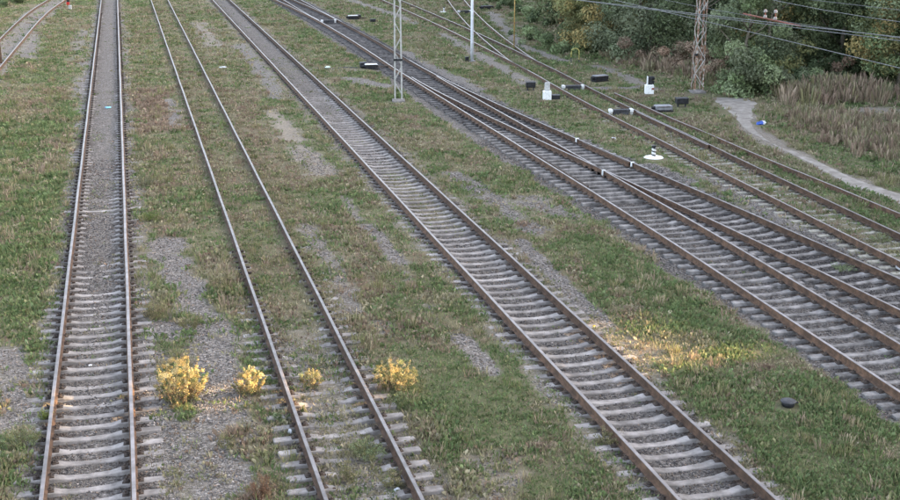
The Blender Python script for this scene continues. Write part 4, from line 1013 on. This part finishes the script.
_, cm = owire('upper of the two close bright overhead wires crossing the mast', 16.0, [(600, 2.2), (677, 12.3), (757, 20), (900, 37.5)], .013)
owire('lower of the two close bright overhead wires crossing the mast', 16.12, [(600, 2.8), (677, 13.6), (757, 22), (900, 41)], .012)
owire('lowest overhead wire dropping steeply to the right edge', 15.9, [(655, 9.5), (780, 39), (833, 52), (900, 68)], .011)
owire('faint overhead wire just below the top edge behind the mast', 18.2, [(665, 0), (733, 13), (800, 24)], .009)
owire('thin overhead wire crossing the autumn trees near the top right corner', 17.5, [(773, 0), (835, 12), (900, 22)], .010)
owire('topmost thin overhead wire at the top right corner', 19.0, [(813, 0), (900, 10)], .009)
ya, za = ray_plane(800, 26, 16.2); yb, zb = ray_plane(743, 13.5, 16.2)
t_ = thing('section_insulator', 'rust-red rod with pale insulators hanging among the overhead wires', 'insulator', (16.2, (ya+yb)/2, (za+zb)/2))
mb = MB(); mb.tube([(0, ya-(ya+yb)/2, za-(za+zb)/2), (0, yb-(ya+yb)/2, zb-(za+zb)/2)], .020, 8); mb.build('rod', M['redrod'], t_)
for px in (765, 775):
    y1, z1 = ray_plane(px, 9, 16.2); y2, z2 = ray_plane(px, 18.5+(px-765)*.25, 16.2)
    mb = MB(); c0 = Vector((0, y2-(ya+yb)/2, z2-(za+zb)/2)); h_ = z1-z2
    mb.tube([c0, c0+Vector((0, 0, h_))], .014, 6); mb.build('hanger', M['redrod'], t_)
    for f in (.22, .8):
        mb = MB(); mb.lathe([(.02, -.04), (.05, -.025), (.03, -.01), (.052, .0), (.03, .015), (.045, .03), (.02, .04)], c=tuple(c0+Vector((0, 0, h_*f))), n=10); mb.build('insulator_disc', M['glaze'], t_)

# ------------------------------------------------------------------ litter
def litter(name, label, px, py, d, m, seed, m2=None):
    rr = random.Random(seed); x, y = P(px, py); bm_ = bmesh.new(); bmesh.ops.create_icosphere(bm_, subdivisions=2, radius=1)
    for v in bm_.verts:
        k = rr.uniform(.65, 1.1); v.co = Vector((v.co.x*d[0]*k, v.co.y*d[1]*k, max(v.co.z, -.4)*d[2]*rr.uniform(.6, 1.2)))
    if m2:
        for f in bm_.faces:
            if f.calc_center_median().x > d[0]*.2: f.material_index = 1
    me = bpy.data.meshes.new(name); bm_.to_mesh(me); bm_.free(); me.materials.append(M[m])
    if m2: me.materials.append(M[m2])
    return tag(link(name, me, None, (x, y, gz(x, y)+d[2]*.4), rr.uniform(0, 3) if not m2 else -YAW+.2), label, 'litter')
litter('plastic_bag', 'flat cyan plastic bag lying between the rails', 108, 107.5, (.22, .17, .04), 'cyan', 1)
litter('paper_scrap', 'white paper scrap on grass right of the overgrown track', 223, 67.5, (.26, .18, .06), 'paper', 2)
litter('plastic_scrap', 'pale green plastic scrap near the dark cable', 328, 67.2, (.25, .16, .06), 'mint', 3)
litter('plastic_bag', 'blue and white crumpled bag lying beside the footpath', 761.5, 124, (.26, .17, .12), 'blue', 4, 'paper')
litter('paper_cup', 'white paper cup on gravel against the left rail', 290, 430, (.05, .05, .06), 'paper', 5)
litter('paper_scrap', 'white paper scrap on gravel left of the overgrown track', 262, 453, (.07, .045, .03), 'paper', 6)
litter('stone', 'pale stone by the last sleeper of the overgrown track', 397, 488, (.07, .05, .05), 'paper', 7)
litter('wrapper', 'small yellow wrapper at the sunlit right rail', 594, 326, (.05, .04, .03), 'yell2', 8)
litter('paper_scrap', 'white paper scrap in grass near the striped post', 614, 138.5, (.16, .1, .05), 'paper', 9)
litter('plastic_sheet', 'pale plastic sheet caught in the thicket under the trees', 803, 73, (.3, .2, .14), 'paper', 10)
litter('paper_scrap', 'tiny white paper scrap between two sleepers of the gravel-filled track', 90, 362, (.05, .035, .02), 'paper', 11)
